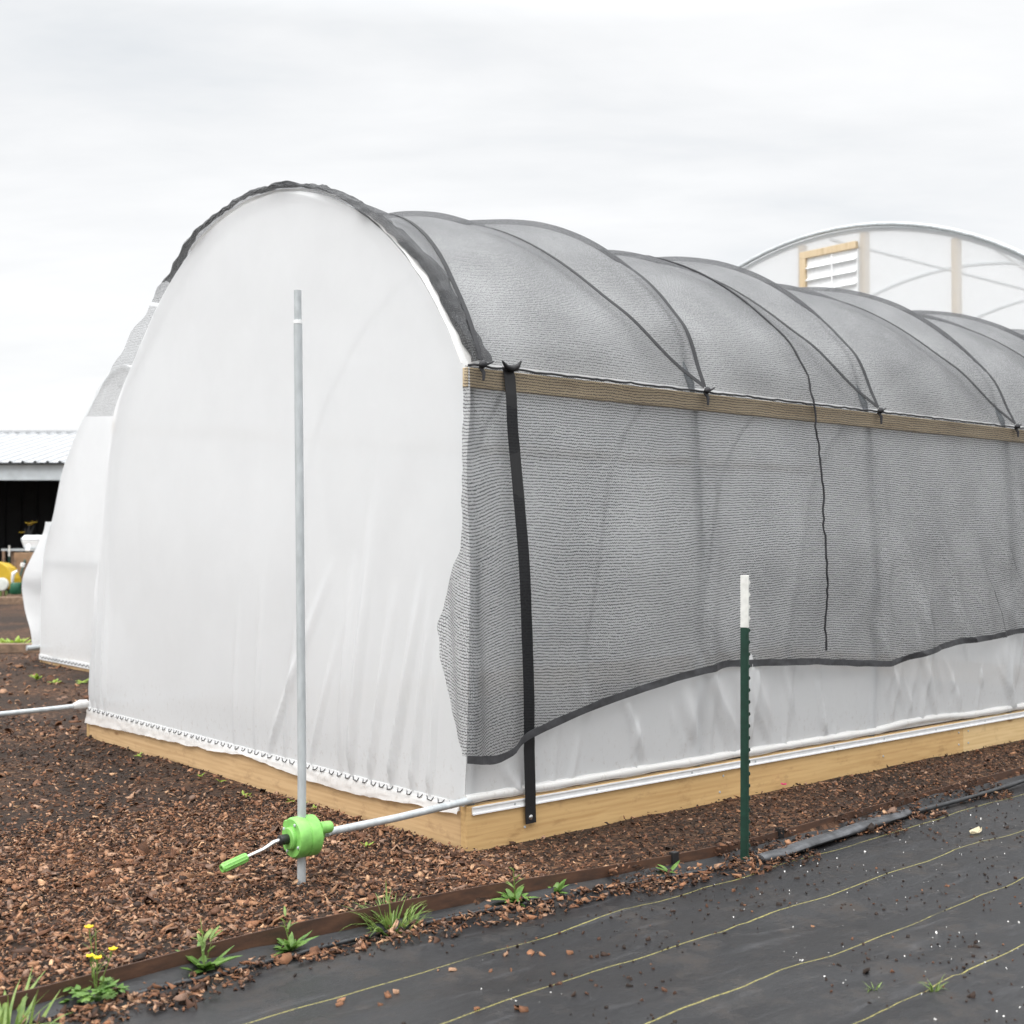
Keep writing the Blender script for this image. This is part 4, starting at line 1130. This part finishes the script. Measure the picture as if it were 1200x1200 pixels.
b.wadd([(XA, 39.5, 4.75), (XB, 39.5, 4.75), (XB, 46, 3.4), (XA, 46, 3.4)], [(3,2,1,0)])
rf = b.build('roof', M['shedroof'], shed)
b = WB(); b.wbox((XA, 39.35, 4.77), (XB, 39.65, 4.85)); b.build('ridge_cap', M['shedroof'], rf)
b = WB(); b.wbox((XA, 32.75, 2.98), (XB, 32.85, 3.38)); b.build('fascia', M['fascia'], shed)
b = WB()
x = XA
while x < XB:
    b.wadd([(x, 40.0, 0), (x+.42, 40.0, 0), (x+.42, 40.0, 4.8), (x, 40.0, 4.8)], [(0,1,2,3)])
    b.wadd([(x+.42, 40.0, 0), (x+.46, 39.95, 0), (x+.46, 39.95, 4.8), (x+.42, 40.0, 4.8)], [(0,1,2,3)])
    b.wadd([(x+.46, 39.95, 0), (x+.50, 40.0, 0), (x+.50, 40.0, 4.8), (x+.46, 39.95, 4.8)], [(0,1,2,3)])
    x += .5
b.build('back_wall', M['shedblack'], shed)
for X in (XA, XB): 
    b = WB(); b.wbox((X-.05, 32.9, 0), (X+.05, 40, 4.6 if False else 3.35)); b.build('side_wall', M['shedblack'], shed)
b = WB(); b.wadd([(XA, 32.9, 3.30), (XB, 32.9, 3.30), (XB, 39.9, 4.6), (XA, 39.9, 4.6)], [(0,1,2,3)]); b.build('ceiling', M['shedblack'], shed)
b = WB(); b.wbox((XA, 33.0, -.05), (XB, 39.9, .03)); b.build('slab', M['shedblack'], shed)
for X in (-25, -21, -17.2):
    b = WB(); b.wbox((X-.09, 32.9, 0), (X+.09, 33.08, 3.3)); b.build('post', M['shedblack'], shed)
# strip of grass in front
b = MB()
for k in range(2600):
    X = random.uniform(-24, -9.5); Y = random.uniform(31.0, 32.4); p = site(X, Y, 0)
    blade(b, p, random.uniform(0, 6.3), random.uniform(.08, .25), .03, random.uniform(.7, 1.5), .8, 3)
tag(b.build('grass_strip', M['grass'], origin=site(-15, 31.7, 0)), 'strip of short green grass in front of the dark shed', 'grass', kind='stuff')
M['oldwood'] = principled('weathered_timber', (.20,.13,.085), .8, 0, .25, 6, .3, stretch=(.3, 3, 3))
M['cardboard'] = principled('brown_cardboard', (.25,.155,.09), .8, 0, .12, 5)
b = WB(); b.wbox((-24, 28.0, -.02), (-9.5, 28.22, .16)); tag(b.build('timber_edge', M['oldwood'], origin=site(-14, 28, 0), bevel=.01), 'long weathered timber lying in front of the grass strip near the shed', 'timber')
b = WB(); b.wbox((-12, 16.0, -.02), (-5.95, 16.14, .10)); tag(b.build('timber_edge', M['oldwood'], origin=site(-8, 16, 0), bevel=.01), 'brown timber edge in the bark left of the second tunnel', 'timber')
# table with a white tub
def PX(x, y, Y): return ((x-600)/1480*Y, Y, 1.4-(y-634)*Y/1480)
M['tubwhite'] = principled('white_tub', (.72,.74,.75), .5, 0, .05, 5)
M['yellow'] = principled('yellow_paint', (.50,.33,.02), .45, 0, .08, 5)
M['palegrey'] = principled('pale_disc', (.62,.64,.60), .5, 0, .06, 5)
M['handgreen'] = principled('hand_green', (.01,.09,.045), .45, 0, .1, 5)
Yt = 31.0; X0 = PX(29, 0, Yt)[0]; X1 = PX(60, 0, Yt)[0]
tb_ = thing('work_table', *site((X0+X1)/2, Yt, 0), 'dark topped work table in front of the shed, carrying a white tub', 'table')
b = WB(); b.wbox((X0-.45, Yt-.3, 1.16), (X1, Yt+.35, 1.21)); b.build('table_top', M['galv_dull'], tb_)
for X in (X0-.40, X1-.06):
    for Y in (Yt-.27, Yt+.28):
        b = WB(); b.wbox((X-.03, Y-.03, 0), (X+.03, Y+.03, 1.16)); b.build('leg', M['oldwood'], tb_)
tub = thing('white_tub', *site(X0+.3, Yt, 1.21), 'white plastic tub with a rounded lid on the table by the shed', 'tub')
b = WB(); b.wadd([(X0+.06, Yt-.2, 1.215), (X1, Yt-.2, 1.215), (X1, Yt+.2, 1.215), (X0+.06, Yt+.2, 1.215), (X0, Yt-.25, 1.42), (X1+.05, Yt-.25, 1.42), (X1+.05, Yt+.25, 1.42), (X0, Yt+.25, 1.42)], [(0,3,2,1), (4,5,6,7), (0,1,5,4), (1,2,6,5), (2,3,7,6), (3,0,4,7)]); b.build('tub_body', M['tubwhite'], tub, bevel=.03)
b = WB(); b.wadd([(X0-.02, Yt-.27, 1.422), (X1+.07, Yt-.27, 1.422), (X1+.07, Yt+.27, 1.422), (X0-.02, Yt+.27, 1.422), (X0+.05, Yt-.2, 1.54), (X1, Yt-.2, 1.54), (X1, Yt+.2, 1.54), (X0+.05, Yt+.2, 1.54)], [(0,3,2,1), (4,5,6,7), (0,1,5,4), (1,2,6,5), (2,3,7,6), (3,0,4,7)]); b.build('lid', M['tubwhite'], tub, bevel=.04)
# cardboard box
bx = thing('cardboard_box', *site(PX(34, 0, 30.5)[0], 30.5, 0), 'tall brown box standing under the table by the shed', 'box')
b = WB(); xa = PX(22, 0, 30.5)[0]; b.wbox((xa, 30.2, 0), (xa+.5, 30.66, 1.12)); b.build('box_body', M['cardboard'], bx, bevel=.01)
b = WB(); b.wbox((xa+.01, 30.185, .5), (xa+.06, 30.199, 1.0)); b.build('flap', M['oldwood'], bx)
# yellow cart with a pale round wheel
yc = thing('yellow_cart', *site(PX(6, 0, 29.5)[0], 29.5, 0), 'yellow round backed cart with a pale wheel, under the edge of the shed', 'cart')
cx0 = PX(3, 0, 29.5)[0]
b = WB(); prof = [(-.36, 0.28), (-.34, .62), (-.2, .88), (0, .93), (.2, .80), (.32, .55), (.34, .28)]
v = [(cx0+x, 29.3, z) for x, z in prof] + [(cx0+x*.9, 29.9, z*.95) for x, z in prof]; k = len(prof)
b.wadd(v, [tuple(range(k)), tuple(range(k, 2*k))[::-1]] + [(i, i+k, (i+1)%k+k, (i+1)%k) for i in range(k)]); b.build('cart_body', M['yellow'], yc, bevel=.02)
b = MB(); b.lathe([(.13, -.04), (.15, -.03), (.15, .03), (.13, .04), (.05, .045)], Vector(site(cx0+.12, 29.2, .40)), Vector(site(0, -1, 0))-Vector(site(0, 0, 0)), 24); b.build('wheel', M['palegrey'], yc)
for X in (cx0-.3, cx0+.3):
    b = WB(); b.wbox((X-.03, 29.5, 0), (X+.03, 29.56, .3)); b.build('leg', M['shedblack'], yc)
# green watering can
wc = thing('watering_can', *site(PX(19, 0, 29)[0], 29, 0), 'dark green watering can with a white part, right of the yellow cart', 'watering can')
xw = PX(19, 0, 29)[0]
b = MB(); b.lathe([(.11, 0), (.13, .02), (.12, .22), (.09, .27)], Vector(site(xw, 29, .18)), (0, 0, 1), 18); b.build('can_body', M['handgreen'], wc, smooth=True)
b = MB(); b.tube([site(xw+.08, 28.95, .3), site(xw+.22, 28.95, .55), site(xw+.30, 28.95, .62)], [.03, .022, .03], 8); b.build('spout', M['handgreen'], wc, smooth=True)
b = MB(); b.tube([site(xw-.06, 28.95, .45), site(xw-.02, 28.9, .66), site(xw+.05, 28.95, .72)], [.03, .045, .02], 8); b.build('handle', M['tubwhite'], wc, smooth=True)
b = WB(); b.wbox((xw-.16, 28.85, 0), (xw+.16, 29.15, .175)); tag(b.build('wood_block', M['oldwood'], origin=site(xw, 29, 0)), 'wood block under the green watering can', 'block')
# long handled tool leaning on the table
tl = thing('garden_tool', *site(PX(22, 0, 30)[0], 30.0, 0), 'long dark green handled tool leaning against the table by the shed', 'tool')
pa = PX(24, 676, 29.9); pb = PX(33, 645, 30.4)
b = MB(); b.tube([site(*pa), site(*pb)], .03, 8); b.build('handle', M['postgreen'], tl)
b = MB(); b.tube([site(*PX(26.5, 664, 29.9)), site(*PX(27.5, 660, 29.9))], .055, 8); b.build('collar', M['tubwhite'], tl)
b = MB(); b.tube([site(*PX(22, 692, 29.8)), site(*pa)], [.02, .03], 8); b.build('shaft', M['postgreen'], tl)
b = MB(); b.tube([site(*PX(32.5, 646, 30.35)), site(*PX(34, 639, 30.45))], .05, 8); b.build('grip', M['tubwhite'], tl)
# tall plant with small orange flowers
pf = thing('potted_flower', *site(PX(29, 0, 31.4)[0], 31.4, 0), 'tall dark plant with orange yellow blooms behind the white tub', 'plant')
b = MB()
for k in range(7):
    a = PX(27, 650, 31.4); c_ = PX(random.uniform(24, 41), random.uniform(612, 628), 31.4); b.tube([site(a[0], a[1], 1.0), site((a[0]+c_[0])/2, 31.4, (a[2]+c_[2])/2+.05), site(*c_)], .012, 5)
b.build('stem', M['shedblack'], pf)
for x, y in ((33, 613), (37, 613.5), (40, 612), (26, 624), (35, 615)):
    fb = MB()
    for j in range(6): blade(fb, site(*PX(x, y, 31.3)), j, .075, .06, .3, .3, 4, True)
    fb.build('blossom', M['yellow'], pf)
b = MB(); b.lathe([(.13, 0), (.17, .35), (.18, .36)], Vector(site(PX(27, 0, 31.4)[0], 31.45, .68)), (0, 0, 1), 16); b.build('pot', M['cardboard'], pf)
b = WB(); xp = PX(27, 0, 31.4)[0]; b.wbox((xp-.2, 31.25, 0), (xp+.2, 31.65, .678)); tag(b.build('wood_crate', M['oldwood'], origin=site(xp, 31.45, 0), bevel=.01), 'old wood crate under the potted flower by the shed', 'crate')
# second T post by the grass
q = site(*PX(11, 0, 30.2)[:2], 0)
t_post(q[0], q[1], 0, 1.29, 'thin white tipped fence post far off at the left edge by the shed', tip=.26, studs=False)
